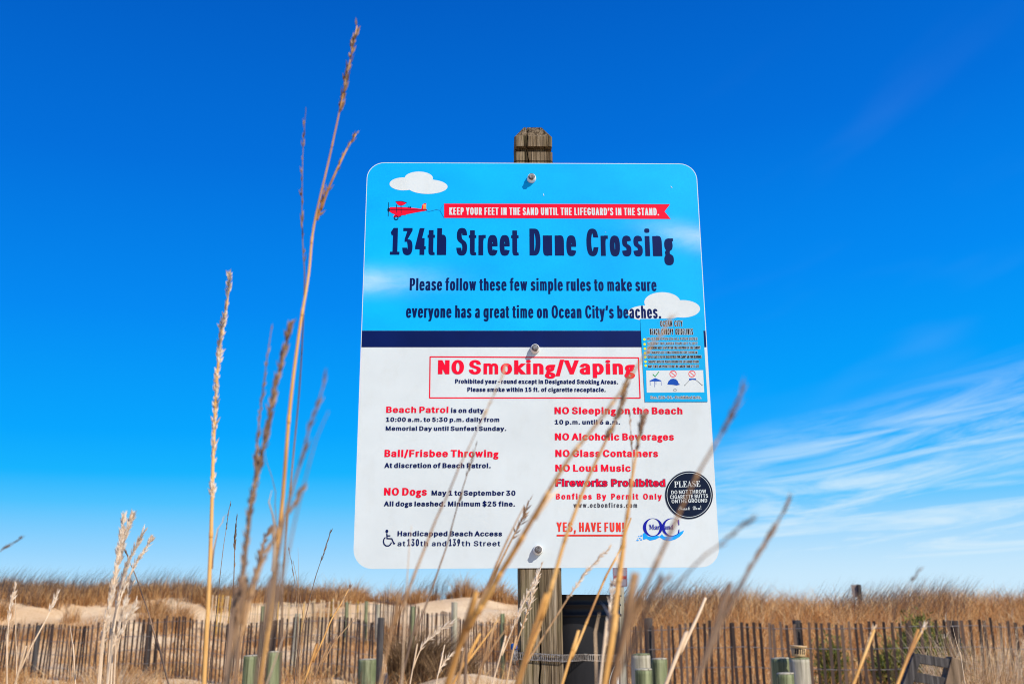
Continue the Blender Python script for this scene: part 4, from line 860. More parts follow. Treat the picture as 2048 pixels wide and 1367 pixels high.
# ------- the square post behind it, with a bevelled cap and two grooves
def build_post():
    yf = 0.0027                                   # its face touches the back of the panel
    hw = 0.0445
    def zs(py): return S(1067, py)[1]
    xc0 = S(1082, 1250)[0]; xc1 = S(1067, 300)[0]
    zb = -SIGN_O.z
    ztop = zs(252)+0.012
    lv = [(zb, 0), (zs(1367)-0.1, 0)]
    lv += [(zs(y), 0) for y in range(1360, 330, -26)]
    lv += [(zs(321), 0), (zs(320.5), 0.010), (zs(302.5), 0.010) ] if False else []
    lv += [(zs(322.5), 0.0), (zs(322.4), 0.008), (zs(320.2), 0.008), (zs(320.1), 0.0), (zs(302.6), 0.0), (zs(302.2), 0.016), (zs(291.2), 0.016), (zs(290.8), 0.001)]
    lv += [(zs(271.5), 0.0005)]
    zc = zs(271.5)
    lv += [(zc+0.017, 0.0112), (zc+0.034, 0.0222)]
    lv = sorted(lv, key=lambda t: t[0])
    mb = MB()
    rings = []
    for i, (z, ins) in enumerate(lv):
        t = (z-zs(1250))/(zs(300)-zs(1250))
        xc = xc0+(xc1-xc0)*t
        h = hw-ins
        nt_ = xc-xc+(-0.013 if z > zs(700) else -0.002)+0.0018*math.sin(z*37)+0.0012*math.sin(z*91)     # the drying crack wanders
        nw = 0.0011 if z > zs(700) else 0.0015+0.0006*math.sin(z*23)
        c = 0.004 if ins < 0.012 else 0.002
        fr = yf+ins; bk = yf+2*hw-ins
        j = lambda: rnd.uniform(-0.0004, 0.0004)
        pts = [(-h+c, fr), (nt_-nw, fr), (nt_, fr+0.013), (nt_+nw, fr), (h*0.55, fr+j()), (h-c, fr), (h, fr+c), (h, bk-c), (h-c, bk), (-h+c, bk), (-h, bk-c), (-h, fr+c)]
        rings.append([(xc+p[0]+j(), p[1], z) for p in pts])
    n = len(rings[0])
    vs = [v for r_ in rings for v in r_]
    fs = []
    for i in range(len(rings)-1):
        for k in range(n):
            k2 = (k+1) % n
            fs.append((i*n+k, i*n+k2, (i+1)*n+k2, (i+1)*n+k))
    fs.append(tuple((len(rings)-1)*n+k for k in range(n)))
    mb.add(vs, fs)
    p = mb.build('post', M_post, sign)
    p.matrix_local = Matrix.Translation(SIGN_O-SIGN_OFF) @ SIGN_R
    return p
build_post()

# ------------------------------------------------------------------ fences
def fence(name, label, pts, hgt, spacing, mat, wmat, posts, post_mat, lift=None, width=0.038, zoff=0.0, lean=0.02, jit=0.015, wires=5):
    pts = [Vector((p[0], p[1], 0)) for p in pts]
    t = thing(name, label, 'fence', (pts[0].x, pts[0].y, hz(pts[0].x, pts[0].y)))
    off = Vector(t.location)
    ps, ws = MB(), MB()
    wl = [[] for _ in range(wires)]
    total = sum((b-a).length for a, b in zip(pts, pts[1:]))
    def along(d):
        for a, b in zip(pts, pts[1:]):
            L = (b-a).length
            if d <= L+1e-6: return a+(b-a)*(d/L), (b-a).normalized()
            d -= L
        return pts[-1], (pts[-1]-pts[-2]).normalized()
    def zofs(d):
        if callable(zoff): return zoff(d/total)
        return zoff
    d = 0.0; i = 0
    while d < total:
        p, u = along(d)
        g = hz(p.x, p.y)+zofs(d)
        n = Vector((-u.y, u.x, 0))
        le = rnd.gauss(0, lean); h2 = hgt+rnd.gauss(0, jit)
        up = (Vector((0, 0, 1))+u*le+n*rnd.gauss(0, lean*0.6)+n*0.03*math.sin(d*0.9)).normalized()
        tw = rnd.gauss(0, 0.13)
        a = (u*math.cos(tw)+n*math.sin(tw))
        b = up.cross(a).normalized()
        w2 = width*rnd.uniform(0.8, 1.15)/2
        basep = Vector((p.x, p.y, g-0.15))-off
        c = basep+up*((h2+0.15)/2)
        ps.box(c, a*w2, b*0.0045, up*((h2+0.15)/2))
        for k in range(wires):
            wl[k].append(basep+up*(0.15+hgt*(0.06+0.88*k/(wires-1)))+b*0.007*(1 if (i+k) % 2 else -1))
        d += spacing*rnd.uniform(0.94, 1.06); i += 1
    for k in range(wires): ws.tube(wl[k], 0.005, 4, cap=False)
    ps.build('slat_panel', mat, t)
    ws.build('wire', wmat, t)
    for (x, y, ztop, r, *rest) in posts:
        mb = MB()
        g = hz(x, y)
        lx = rest[0] if rest else rnd.gauss(0, 0.02)
        H = ztop-g+0.2
        mb.lathe([(r*1.03, 0), (r*1.01, H*0.3), (r, H*0.6), (r*0.99, H-0.012), (r*0.93, H)], 12, wob=0.03, seed=int(x*100) % 97)
        mb.v = [(v[0]+lx*v[2], v[1]+rnd.gauss(0, .002), v[2]) for v in mb.v]
        po = mb.build('post', post_mat[len(t.children) % 2] if isinstance(post_mat, tuple) else post_mat, t)
        po.location = Vector((x, y, g-0.2))-off
    return t
def px_on(px, Y, py): v = at(px, py, Y); return v
def post_at(px, py, Y, r, lean=0.0):
    v = at(px, py, Y); return (v.x, v.y, v.z, r, lean)

a0, a1 = at(-90, 1250, 21.9), at(764, 1240, 18.8)
fence('slat_fence', 'dark weathered slat fence crossing the lower left, ending at a post short of the sign', [(a0.x, a0.y), (a1.x, a1.y)],
      1.16, 0.0889, M_slat, M_wire, [post_at(78, 1249, 21.2, .05), post_at(300, 1247, 20.5, .062), post_at(547, 1240, 19.6, .058, -0.01), post_at(762, 1234, 18.85, .06)], M_dark,
      zoff=lambda t: -0.10+0.08*t-0.03*math.sin(t*9))
b0, b1 = at(425, 1202, 29.6), at(762, 1204, 28.6)
fence('slat_fence', 'sun bleached tan slat fence on the sand bank behind the dark left fence', [(b0.x, b0.y), (b1.x, b1.y)],
      1.15, 0.0889, M_slat_new, M_wire, [post_at(527, 1211, 27.6, .055), post_at(589, 1226, 23.5, .062, 0.05), post_at(694, 1203, 28.6, .055)], (M_green, M_grey), lean=0.03, jit=0.025)
c0, c1, c2 = at(752, 1205, 28.6), at(1036, 1232, 22.0), at(1293, 1238, 15.25)
fence('slat_fence', 'brown slat fence running obliquely from the sand bank to behind the sign post', [(c0.x, c0.y), (c1.x, c1.y), (c2.x, c2.y)],
      1.2, 0.0889, M_slat_mid, M_wire, [post_at(733, 1201, 28.4, .05), post_at(756, 1208, 27.9, .058), post_at(826, 1212, 26.2, .058), post_at(909, 1203, 23.9, .07), post_at(1005, 1226, 22.5, .05)], (M_green, M_grey), lean=0.03)
d0, d1, d2 = at(1297, 1238, 15.1), at(2048, 1243, 13.3), at(2260, 1246, 12.8)
fence('slat_fence', 'dark weathered slat fence across the lower right in front of the tall golden grass', [(d0.x, d0.y), (d1.x, d1.y), (d2.x, d2.y)],
      1.21, 0.0889, M_slat, M_wire, [post_at(1296, 1235, 15.2, .062), post_at(1595, 1239, 14.5, .06, -0.01), post_at(1912, 1240, 13.7, .068, -0.03)], M_dark, lean=0.014)

# ------------------------------------------------------------------ short posts along the path
def bollard(label, px, py, Y, wpx, mat, group, lean=0.0, name='wooden_bollard', cut=0.02):
    p = at(px, py, Y)
    r = wpx/FPX*Y*0.97/2
    g = hz(p.x, p.y)
    t = thing(name, label, 'bollard', (p.x, p.y, g), group)
    H = p.z-g
    mb = MB()
    mb.lathe([(r*1.02, -0.25), (r*1.0, 0.0), (r*1.01, H*0.5), (r*0.99, H-0.03), (r*0.985, H-0.006)], 22, wob=0.022, seed=int(px))
    mb.v = [(v[0]+lean*v[2], v[1], v[2]) for v in mb.v]
    mb.build('shaft', mat, t)
    top = MB()
    top.lathe([(r*0.985, H-0.0055), (r*0.95, H+0.002), (r*0.5, H+0.005)], 22, wob=0.022, seed=int(px))
    top.v = [(v[0]+lean*v[2], v[1], v[2]+cut*v[0]*2) for v in top.v]
    top.build('cut_top', M_grey if mat is not M_grey else M_green, t)
    return t
G1, G2, G3 = 'bollards left of the sign', 'bollards right of the bucket', 'bollards near the timber rail'
bollard('shaded dark green bollard left of the taller pale green one', 502, 1310, 8.6, 29, M_green, G1)
bollard('pale green bollard just right of the shaded one, left of the sign', 546, 1302, 8.2, 29, M_green, G1, lean=0.01)
bollard('low greenish stump at the end of the dark left fence', 735, 1317, 11.5, 35, M_green, G1)
bollard('tallest mossy brown bollard right of the black bucket', 1281, 1307, 7.0, 38, M_grey, G2)
bollard('green bollard standing at the right of its cluster of three beside the bucket', 1314, 1316, 7.25, 31, M_green, G2, lean=0.015)
bollard('shortest front bollard of the cluster of three beside the bucket', 1287, 1337, 6.6, 34, M_green, G2)
bollard('dark shaded bollard left of the one carrying the small tub', 1560, 1315, 7.7, 36, M_green, G3)
bollard('pale grey bollard with a small tan tub on top', 1598, 1315, 7.5, 40, M_grey, G3)
bollard('shortest green bollard in front of the pair below the small tub', 1570, 1345, 7.1, 34, M_green, G3)

# ------------------------------------------------------------------ small tub marked BUTTS on a bollard
def build_tub():
    p = at(1597, 1313.5, 7.5)
    t = thing('butts_tub', 'small tan plastic tub lettered in black, resting on a pale grey bollard', 'tub', (p.x, p.y, p.z+0.004))
    t.rotation_euler = (0, R(3.0), 0)
    k = 7.5/FPX*0.985
    tan = printed('tan_plastic', (0.55, 0.38, 0.20), 0.08, 0.5)
    r0, r1, H = 12.5*k, 15*k, 20*k
    mb = MB(); mb.lathe([(r0, 0.0), (r0+(r1-r0)*0.2, H*0.2), (r1*0.98, H*0.93), (r1*0.9, H*0.93), (r0*0.9, 0.005)], 28)
    body = mb.build('body', tan, t)
    mb = MB(); mb.lathe([(r1*0.985, H*0.86), (r1*1.1, H*0.88), (r1*1.11, H*1.03), (r1*1.06, H*1.04), (r1*0.4, H*1.06)], 28)
    mb.build('lid', tan, t)
    # lettering wrapped round the front
    mb = MB()
    for g in layout('BUTTS', 2.2, 0.20, 0.15, 0.06):
        V, T = triangulate(g)
        V = V/500.0*(10.0*k)
        W = 2.2*10.0*k
        fs, vs = [], []
        for x, z in V:
            zz = 5.0*k+z
            rr = r0+(r1-r0)*zz/H+0.0012
            a = -math.pi/2+(x-W/2)/rr
            vs.append((rr*math.cos(a), rr*math.sin(a), zz))
        mb.add(vs, [tuple(t_) for t_ in T])
    mb.build('lettering', M_black, t)
    return t
build_tub()

# ------------------------------------------------------------------ black bucket strapped to the post
BK = Vector((0.0, 0.0, 0.0))
def build_bucket():
    Y = 2.33
    top = at(1139, 1184, Y)
    r = 0.117
    cx, cy, zt = top.x, Y+0.0, top.z-0.006
    H = 0.37
    t = thing('black_bucket', 'tall black plastic bucket strapped beside the sign post', 'bucket', (cx, cy, zt-H))
    blk = material('black_plastic', (0.012, 0.012, 0.014), 0.5, 0.25)
    nt = blk.node_tree
    base(blk, ramp(nt, noise(nt, 9, 6, 0.65, (1, 1, 0.3)), [(0.35, (0.004, 0.004, 0.006)), (0.7, (0.015, 0.015, 0.018))]))
    bump(blk, noise(nt, 30, 3, 0.5), 0.15, 0.003)
    mb = MB()
    mb.lathe([(r*0.86, 0.0), (r*0.885, 0.02), (r*0.955, H-0.055), (r*0.955, H-0.005)], 56)
    mb.build('body', blk, t)
    mb = MB()
    mb.lathe([(r*0.957, H-0.046), (r*0.99, H-0.046), (r*0.992, H-0.041), (r*0.968, H-0.040), (r*0.968, H-0.024), (r*0.986, H-0.023), (r*0.986, H-0.020), (r*0.972, H-0.019),
              (r*0.972, H-0.004), (r*1.0, H-0.003), (r*1.002, H), (r*0.93, H), (r*0.92, H-0.02)], 56)
    mb.build('rim', blk, t)
    # round navy label on its right side
    lab = MB(); ringm = MB(); ch = MB()
    th0 = R(-14.0); zc = at(1250, 1372, Y).z-(zt-H)
    def wrap(u, z, e):
        rr = (r*(0.885+0.07*min(max((z-0.02)/(H-0.075), 0), 1)))+e
        a = th0+u/rr
        return (rr*math.cos(a), rr*math.sin(a), z)
    def disc(mb, R0, e):
        n = 40
        vs = [wrap(0, zc, e)]
        fs = []
        for j in (0.25, 0.5, 0.75, 1.0):
            for k in range(n):
                vs.append(wrap(R0*j*math.cos(2*math.pi*k/n), zc+R0*j*math.sin(2*math.pi*k/n), e))
        for k in range(n): fs.append((0, 1+k, 1+(k+1) % n))
        for j in range(3):
            for k in range(n):
                a_, b_ = 1+j*n+k, 1+j*n+(k+1) % n
                fs.append((a_, a_+n, b_+n, b_))
        mb.add(vs, fs, True)
    disc(ringm, 0.060, 0.0010)
    disc(lab, 0.0575, 0.0016)
    ls = ringm.build('label_sticker', M_white, t)
    lab.build('label_field', M_navyblk, ls)
    for g in layout('M', 0.9, 0.24, 0.17, 0.05):
        V, T = triangulate(g)
        ch.add([wrap(-0.030+x/500*0.02, zc+0.004+z/500*0.02, 0.0022) for x, z in V], [tuple(q) for q in T])
    ch.build('label_letter', M_white, ls)
    return cx, cy, r*0.925, zt
bx, by, br, bzt = build_bucket()

def build_strap():
    z = at(1082, 1310, 2.12).z
    fy = SIGN_O.y-0.002
    xl, xr = at(1036, 1300, 2.12).x, at(1128, 1300, 2.12).x
    t = thing('metal_strap', 'slotted metal strap around the post and the black bucket', 'strap', (xl, fy, z))
    off = Vector(t.location)
    # plan path: across the post front, round the bucket, back behind the post
    path = [(xl-0.002, fy+0.088), (xl-0.004, fy+0.045), (xl-0.003, fy+0.004), (xl+0.002, fy-0.001), ((xl+xr)/2, fy-0.002)]
    a0_ = math.atan2(fy-by, xr-bx)
    path.append((xr-0.004, fy-0.002))
    for k in range(0, 25):
        a = R(-78)+R(236)*k/24
        path.append((bx+(br+0.0015)*math.cos(a), by+(br+0.0015)*math.sin(a)))
    path.append((xl-0.002, fy+0.088))
    # resample evenly so the slots keep one size
    P = [np.array(p) for p in path]
    seg = [np.linalg.norm(b-a) for a, b in zip(P, P[1:])]
    cum = np.concatenate([[0], np.cumsum(seg)])
    step = 0.0021
    n = int(cum[-1]/step)
    q = np.array([[np.interp(d, cum, [p[j] for p in P]) for j in (0, 1)] for d in np.linspace(0, cum[-1], n)])
    zt = [0.0055 - 0.012*0 for _ in range(n)]
    mb = MB(); sl = MB()
    hz2, w = 0.0075, 0.0046
    tilt = lambda x: -0.011*(x-xl)/0.2
    def vert(i, z_, e=0.0):
        d = q[min(i+1, n-1)]-q[max(i-1, 0)]; d = d/np.linalg.norm(d)
        nn = np.array([d[1], -d[0]])
        return (q[i][0]+nn[0]*e-off.x, q[i][1]+nn[1]*e-off.y, z_+tilt(q[i][0]))
    for i in range(n-1):
        rows = [(-hz2, -w), (w, hz2)] if (i % 2) else [(-hz2, hz2)]
        for (za, zb) in rows:
            v = [vert(i, za), vert(i+1, za), vert(i+1, zb), vert(i, zb)]+[vert(i, za, 0.0007), vert(i+1, za, 0.0007), vert(i+1, zb, 0.0007), vert(i, zb, 0.0007)]
            mb.add(v, [(3, 2, 1, 0), (4, 5, 6, 7), (0, 1, 5, 4), (2, 3, 7, 6), (1, 2, 6, 5), (0, 4, 7, 3)])
    mb.build('slotted_band', M_steel, t)
    hb = MB()
    c = Vector((xl-0.006, fy-0.004, z))-off
    hb.box(c+Vector((0, 0.006, 0.001)), (0.006, 0, 0), (0, 0.010, 0), (0, 0, 0.0095))
    hb.tube([c+Vector((-0.002, 0.0, -0.018)), c+Vector((-0.002, 0, 0.016))], 0.0042, 8)
    hb.build('screw_housing', M_steel, t)
    bl = MB(); bl.lathe([(0.0055, 0.0), (0.007, 0.003), (0.0065, 0.010), (0.004, 0.012)], 12)
    bl.v = [(v[0]+c.x-0.002, v[1]+c.y, v[2]+c.z+0.012) for v in bl.v]
    bl.build('screw_cap', printed('blue_plastic', (0.01, 0.10, 0.38), 0.1), t)
build_strap()

# ------------------------------------------------------------------ small signs behind
M_dull = printed('dull_red_print', (0.28, 0.05, 0.05), 0.3)
def small_sign(name, label, px0, px1, py0, py1, Y, postpx, face, postmat, red=False, tilt=0.0):
    a = at((px0+px1)/2, py1, Y); k = Y/FPX*0.985
    g = hz(a.x, Y)
    t = thing(name, label, 'sign', (a.x, Y, g))
    H = (py1-py0)*k; W = (px1-px0)*k; z0 = a.z-g
    sgn = plate('sign_plate', rounded(-W/2, z0, W/2, z0+H, W*0.08, 5), -0.002, 0.002, face, t)
    sgn.rotation_euler = (0, R(tilt), 0)
    if red:
        mb = MB()
        fill(mb, [[(-W*0.40, z0+H*0.33), (W*0.42, z0+H*0.33), (W*0.42, z0+H*0.47), (-W*0.40, z0+H*0.47)]], [], -0.003)
        mb.build('printed_band', M_dull, sgn)
        mb = MB()
        fill(mb, frame_local(W, H, z0), [], -0.003)
        mb.build('printed_border', M_dull, sgn)
    p = MB()
    x = (postpx-(px0+px1)/2)*k
    w = 0.5*(12 if red else 6)*k
    p.box((x, (0.0025+w)*(1 if red else -1), (z0+H*(0.75 if red else 0.98)-0.2)/2), (w, 0, 0), (0, w, 0), (0, 0, (z0+H*(0.75 if red else 0.98)+0.2)/2))
    p.build('post', postmat, t)
    return t
def frame_local(W, H, z0):
    c = [(-W*.44, z0+H*.03), (W*.44, z0+H*.03), (W*.44, z0+H*.97), (-W*.44, z0+H*.97)]
    return strokes([c+[c[0], c[1]]], W*0.025)
small_sign('notice_sign', 'small grey notice with a red band on a post behind the bucket', 1226.5, 1255, 1128, 1172.5, 8.6, 1242, printed('grey_face', (0.24, 0.22, 0.26), 0.05), M_grey, True)
small_sign('dune_sign', 'distant small sign seen from behind above the grass ridge at right', 1709.5, 1726, 1169, 1193, 25.4, 1719, printed('sign_back', (0.27, 0.22, 0.20), 0.15), M_dark, False, -4)

# ------------------------------------------------------------------ timber rail at lower right
def build_rail():
    Y = 7.2
    k = Y/FPX*0.985
    o = at(1862, 1400, Y)
    g = hz(o.x, Y)
    t = thing('timber_rail', 'low weathered timber frame of two posts and two rails at lower right', 'timber rail', (o.x, Y, g))
    def P(px, py, dy=0.0):
        v = at(px, py, Y+dy); return v-Vector((o.x, Y, g))
    def beam(name, a, b, w, d, mat):
        mb = MB(); a, b = Vector(a), Vector(b)
        u = (b-a).normalized(); s = u.cross(Vector((0, 1, 0))).normalized(); f = s.cross(u)
        n = 6
        vs, fs = [], []
        for i in range(n+1):
            c = a+(b-a)*(i/n)
            for (p, q) in ((-1, -1), (1, -1), (1, 1), (-1, 1)):
                vs.append(c+s*(w/2*p*rnd.uniform(.95, 1.03))+f*(d/2*q*rnd.uniform(.95, 1.03)))
        for i in range(n):
            for j in range(4): fs.append((i*4+j, i*4+(j+1) % 4, i*4+4+(j+1) % 4, i*4+4+j))
        fs += [(3, 2, 1, 0), tuple(n*4+j for j in range(4))]
        mb.add(vs, fs)
        o_ = mb.build(name, mat, t)
        md = o_.modifiers.new('edge', 'BEVEL'); md.width = 0.004; md.segments = 2; md.limit_method = 'ANGLE'
        return o_
    def down(px, py, px2, py2):
        a = P(px, py); b = P(px2, py2)
        u = (a-b); s = (a.z+0.2)/u.z
        return a, a-u*s
    a, b = down(1831, 1308, 1810, 1367); beam('leg', b, a, 17*k, 0.10, M_dark)
    a, b = down(1913, 1317, 1899, 1372); beam('leg', b, a, 30*k, 0.095, M_brown)
    beam('rail', P(1830, 1315, -0.01), P(1905, 1327, -0.01), 18*k, 0.05, M_dark)
    beam('rail', P(1822, 1351, -0.01), P(1898, 1365, -0.01), 18*k, 0.05, M_dark)
build_rail()

# ------------------------------------------------------------------ grasses
M_field = island('dune_grass_blades', [(0.0, (0.17, 0.070, 0.024)), (0.3, (0.48, 0.225, 0.075)), (0.6, (0.76, 0.41, 0.145)), (0.85, (0.90, 0.59, 0.26)), (1.0, (0.95, 0.76, 0.45))], 0.6, 0.4)
M_ridge = island('ridge_grass_blades', [(0.0, (0.15, 0.066, 0.026)), (0.35, (0.42, 0.21, 0.080)), (0.7, (0.70, 0.40, 0.155)), (1.0, (0.90, 0.62, 0.31))], 0.6, 0.4)
M_headgrass = island('grass_seed_tips', [(0.0, (0.06, 0.052, 0.056)), (0.5, (0.12, 0.088, 0.075)), (1.0, (0.22, 0.15, 0.10))], 0.8, 0.2)
M_paleg = island('pale_grass_blades', [(0.0, (0.36, 0.19, 0.08)), (0.35, (0.66, 0.44, 0.22)), (0.75, (0.86, 0.66, 0.41)), (1.0, (0.93, 0.80, 0.58))], 0.6, 0.45)
M_darkg = island('dark_brown_grass', [(0.0, (0.05, 0.028, 0.014)), (0.5, (0.14, 0.08, 0.040)), (0.8, (0.26, 0.155, 0.075)), (1.0, (0.50, 0.33, 0.17))], 0.8, 0.15)

def blade_mesh(name, bx_, by_, bz_, h, lx, ly, w, mat, parent=None, loc=(0, 0, 0), bend=0.45, kind=None):
    n = len(bx_)
    ang = rng.uniform(0, math.pi, n)
    wx, wy = np.cos(ang)*w/2, np.sin(ang)*w/2
    V = np.zeros((n, 5, 3))
    V[:, 0] = np.stack([bx_-wx, by_-wy, bz_], 1)
    V[:, 1] = np.stack([bx_+wx, by_+wy, bz_], 1)
    mx, my = bx_+lx*bend*0.55, by_+ly*bend*0.55
    V[:, 2] = np.stack([mx-wx*0.75, my-wy*0.75, bz_+h*0.58], 1)
    V[:, 3] = np.stack([mx+wx*0.75, my+wy*0.75, bz_+h*0.58], 1)
    V[:, 4] = np.stack([bx_+lx, by_+ly, bz_+h], 1)
    V -= np.array(loc)
    b = (np.arange(n)*5)[:, None]
    quads = b+np.array([[0, 1, 3, 2]]); tris = b+np.array([[2, 3, 4]])
    loops = np.concatenate([quads.ravel(), tris.ravel()]).astype(np.int32)
    starts = np.concatenate([np.arange(n)*4, n*4+np.arange(n)*3]).astype(np.int32)
    me = bpy.data.meshes.new(name)
    me.vertices.add(n*5); me.vertices.foreach_set('co', V.ravel())
    me.loops.add(len(loops)); me.loops.foreach_set('vertex_index', loops)
    me.polygons.add(2*n); me.polygons.foreach_set('loop_start', starts)
    me.update(calc_edges=True)
    o = link(name, me, mat, parent)
    if parent is None: o.location = loc
    if kind: o['kind'] = kind
    return o
def patchy(x, y, f=1.0, s=0):
    r_ = np.random.default_rng(s); v = 0
    for i in range(9):
        a = r_.uniform(0, 6.28); k = r_.uniform(0.5, 2.6)*f; p = r_.uniform(0, 6.28)
        v = v+np.sin((x*math.cos(a)+y*math.sin(a))*k+p)
    return v/3.0                     # roughly -1..1
def scatter(n, x0, x1, y0, y1):
    return rng.uniform(x0, x1, n), rng.uniform(y0, y1, n)

# golden field behind the right fence, up and over the ridge
def field():
    n = 66000
    x, y = scatter(n, -1, 17, 14.2, 30.5)
    xl = 2.05+(15.15-y)*(0.15-2.05)/(15.15-22.0)*-1.0        # the oblique fence bounds it on the left
    fenceY = 15.1-(x-2.1)*0.38
    keep = (x > np.where(y > 15, 2.15-(y-15.15)*0.277, 2.2)+0.25) & (y > fenceY+0.35)
    bare = patchy(x, y, 1.3, 3)
    keep &= (bare > -0.62-0.25*sstep(16, 20, y)) | (rng.uniform(0, 1, n) < 0.18)
    x, y = x[keep], y[keep]; n = len(x)
    hgt = np.clip(rng.normal(0.62, 0.16, n), 0.25, 1.0)*(1+0.14*patchy(x, y, 0.6, 5))*(0.8+0.25*sstep(16, 22, y))
    lean = rng.normal(0, 0.55, (2, n)); lean[0] += 0.16
    broken = rng.uniform(0, 1, n) < 0.16
    lean[:, broken] *= 2.2; hgt[broken] *= 0.62
    blade_mesh('dune_grass', x, y, height(x, y)-0.02, hgt, lean[0]*hgt, lean[1]*hgt, rng.uniform(0.008, 0.017, n), M_field, kind='stuff')
    # tall seed tips blown to the right along the skyline
    m = 4600
    x, y = scatter(m, 0.5, 17, 23.5, 29.5)
    k = (patchy(x, y, 1.0, 8) > -0.25); x, y = x[k], y[k]; m = len(x)
    hgt = rng.uniform(0.72, 1.25, m)
    lx = hgt*rng.normal(0.36, 0.10, m); ly = hgt*rng.normal(0, 0.15, m)
    blade_mesh('grass_tips', x, y, height(x, y)-0.02, hgt, lx, ly, rng.uniform(0.008, 0.014, m), M_headgrass, kind='stuff', bend=0.2)
field()
def tufts(name, cx, cy, rad, hgt, per, mat, lean=0.12, spread=0.55, w=(0.010, 0.019)):
    """many bushy tufts in one mass"""
    k = np.repeat(np.arange(len(cx)), per)
    n = len(k)
    a = rng.uniform(0, 6.28, n); q = np.sqrt(rng.uniform(0, 1, n))
    x = cx[k]+rad[k]*q*np.cos(a); y = cy[k]+rad[k]*q*np.sin(a)*0.9
    h = np.clip(rng.normal(1, 0.22, n), 0.3, 1.5)*hgt[k]*(1.05-0.35*q*q)
    lx = (np.cos(a)*q*spread+rng.normal(lean, 0.22, n))*h
    ly = (np.sin(a)*q*spread+rng.normal(0, 0.22, n))*h
    return blade_mesh(name, x, y, height(x, y)-0.02, h, lx, ly, rng.uniform(w[0], w[1], n), mat, kind='stuff', bend=0.35)
def ridge():
    # bushy tufts along the left and middle crest, sand showing between them
    n = 1500
    x, y = scatter(n, -24, -5.5, 29.0, 39.0)
    d = patchy(x, y, 1.5, 21)+rng.normal(0, 0.15, n)
    keep = d > 0.62-1.25*sstep(31.6, 35.2, y)+0.55*sstep(-8.5, -5.5, x)
    x, y = x[keep], y[keep]; n = len(x)
    tufts('ridge_grass', x, y, rng.uniform(0.22, 0.5, n), rng.uniform(0.34, 0.62, n), 85, M_ridge)
    # the separate bushes along the middle of the crest
    cx, cy, rr, hh = [], [], [], []
    for px, Y, r_, h_ in ((640, 34.5, .30, .62), (662, 34.8, .5, .78), (690, 34.6, .45, .70), (707, 35.2, .4, .72), (600, 35, .5, .6), (575, 35.5, .5, .62), (545, 35, .5, .6), (625, 36, .5, .55),
                          (672, 33.2, .3, .42), (780, 35.4, .38, .58), (800, 35.2, .35, .5), (826, 35.6, .3, .45), (838, 35.0, .3, .5), (868, 36.2, .2, .34), (925, 35.8, .36, .72), (938, 35.8, .25, .5),
                          (985, 35.5, .42, .62), (1003, 35.5, .35, .66), (1022, 35.2, .3, .4), (968, 36, .25, .4), (905, 36.0, .22, .3), (1050, 35.5, .3, .5), (1100, 35.4, .3, .4), (752, 36, .3, .42), (735, 36, .25, .3)):
        v = at(px, 1200, Y); cx.append(v.x); cy.append(Y); rr.append(r_); hh.append(h_)
    tufts('ridge_bushes', np.array(cx), np.array(cy), np.array(rr), np.array(hh), 230, M_ridge, w=(0.009, 0.017))
    m = 4800
    x, y = scatter(m, -24, 1.0, 33.0, 38.0)
    k = patchy(x, y, 0.9, 21) > -0.3+sstep(-9.5, -5.0, x)*0.75; x, y = x[k], y[k]; m = len(x)
    hgt = rng.uniform(0.6, 1.2, m)
    blade_mesh('grass_tips', x, y, height(x, y)-0.02, hgt, hgt*rng.normal(0.32, 0.12, m), hgt*rng.normal(0, 0.15, m), rng.uniform(0.010, 0.016, m), M_headgrass, kind='stuff', bend=0.2)
ridge()
def straw_litter():
    # dry straw round the fence feet, left and middle
    n = 52000
    x, y = scatter(n, -14, 1.4, 15.5, 31)
    d = patchy(x, y, 1.2, 33)
    lineC = x > 0.15-(y-22.0)*0.59-0.2
    keep = (d > -0.10+rng.normal(0, 0.2, n)) & ~(lineC & (y < 27)) & ((x < -3.2) | (rng.uniform(0, 1, n) < 0.20))
    x, y = x[keep], y[keep]; n = len(x)
    hgt = rng.uniform(0.08, 0.42, n)
    lean = rng.normal(0, 0.7, (2, n))
    blade_mesh('straw_litter', x, y, height(x, y)-0.01, hgt, lean[0]*hgt, lean[1]*hgt, rng.uniform(0.007, 0.014, n), M_field, kind='stuff')
straw_litter()

def tussock(name, label, cat, x, y, n, hgt, spread, mat, leanx=0.15, w=(0.004, 0.009), rad=0.2, group=None, z=None, extra=None):
    g = hz(x, y) if z is None else z
    t = thing(name, label, cat, (x, y, g), group)
    a = rng.uniform(0, 6.28, n); r_ = rad*np.sqrt(rng.uniform(0, 1, n))
    px, py = r_*np.cos(a), r_*np.sin(a)
    h = np.clip(rng.normal(hgt, hgt*0.2, n), hgt*0.3, hgt*(1.13 if w[1] < 0.0065 else 1.4))
    lx = (np.cos(a)*r_/rad*spread+rng.normal(leanx, 0.12, n))*h
    ly = (np.sin(a)*r_/rad*spread+rng.normal(0, 0.12, n))*h
    zz = height(x+px, y+py)-g-0.03 if z is None else np.full(n, -0.02)
    blade_mesh('blades', px, py, zz, h, lx, ly, rng.uniform(w[0], w[1], n), mat, t, bend=0.3)
    if extra:
        m = extra[0]
        k = rng.integers(0, n, m)
        f = rng.uniform(0.35, 1.0, m)
        sx, sy, sz = px[k]+lx[k]*f*f, py[k]+ly[k]*f*f, zz[k]+h[k]*f
        blade_mesh('seed_heads', sx, sy, sz, rng.uniform(0.03, 0.10, m), rng.normal(0.02, 0.03, m), rng.normal(0, 0.03, m), rng.uniform(0.004, 0.009, m), extra[1], t)
    return t
v = at(838, 1325, 19.4); tussock('grass_tussock', 'dark brown tussock at the foot of the oblique fence left of the sign post', 'grass tussock', v.x, 19.4, 1500, 0.78, 0.55, M_darkg, w=(.008, .018), rad=0.55)
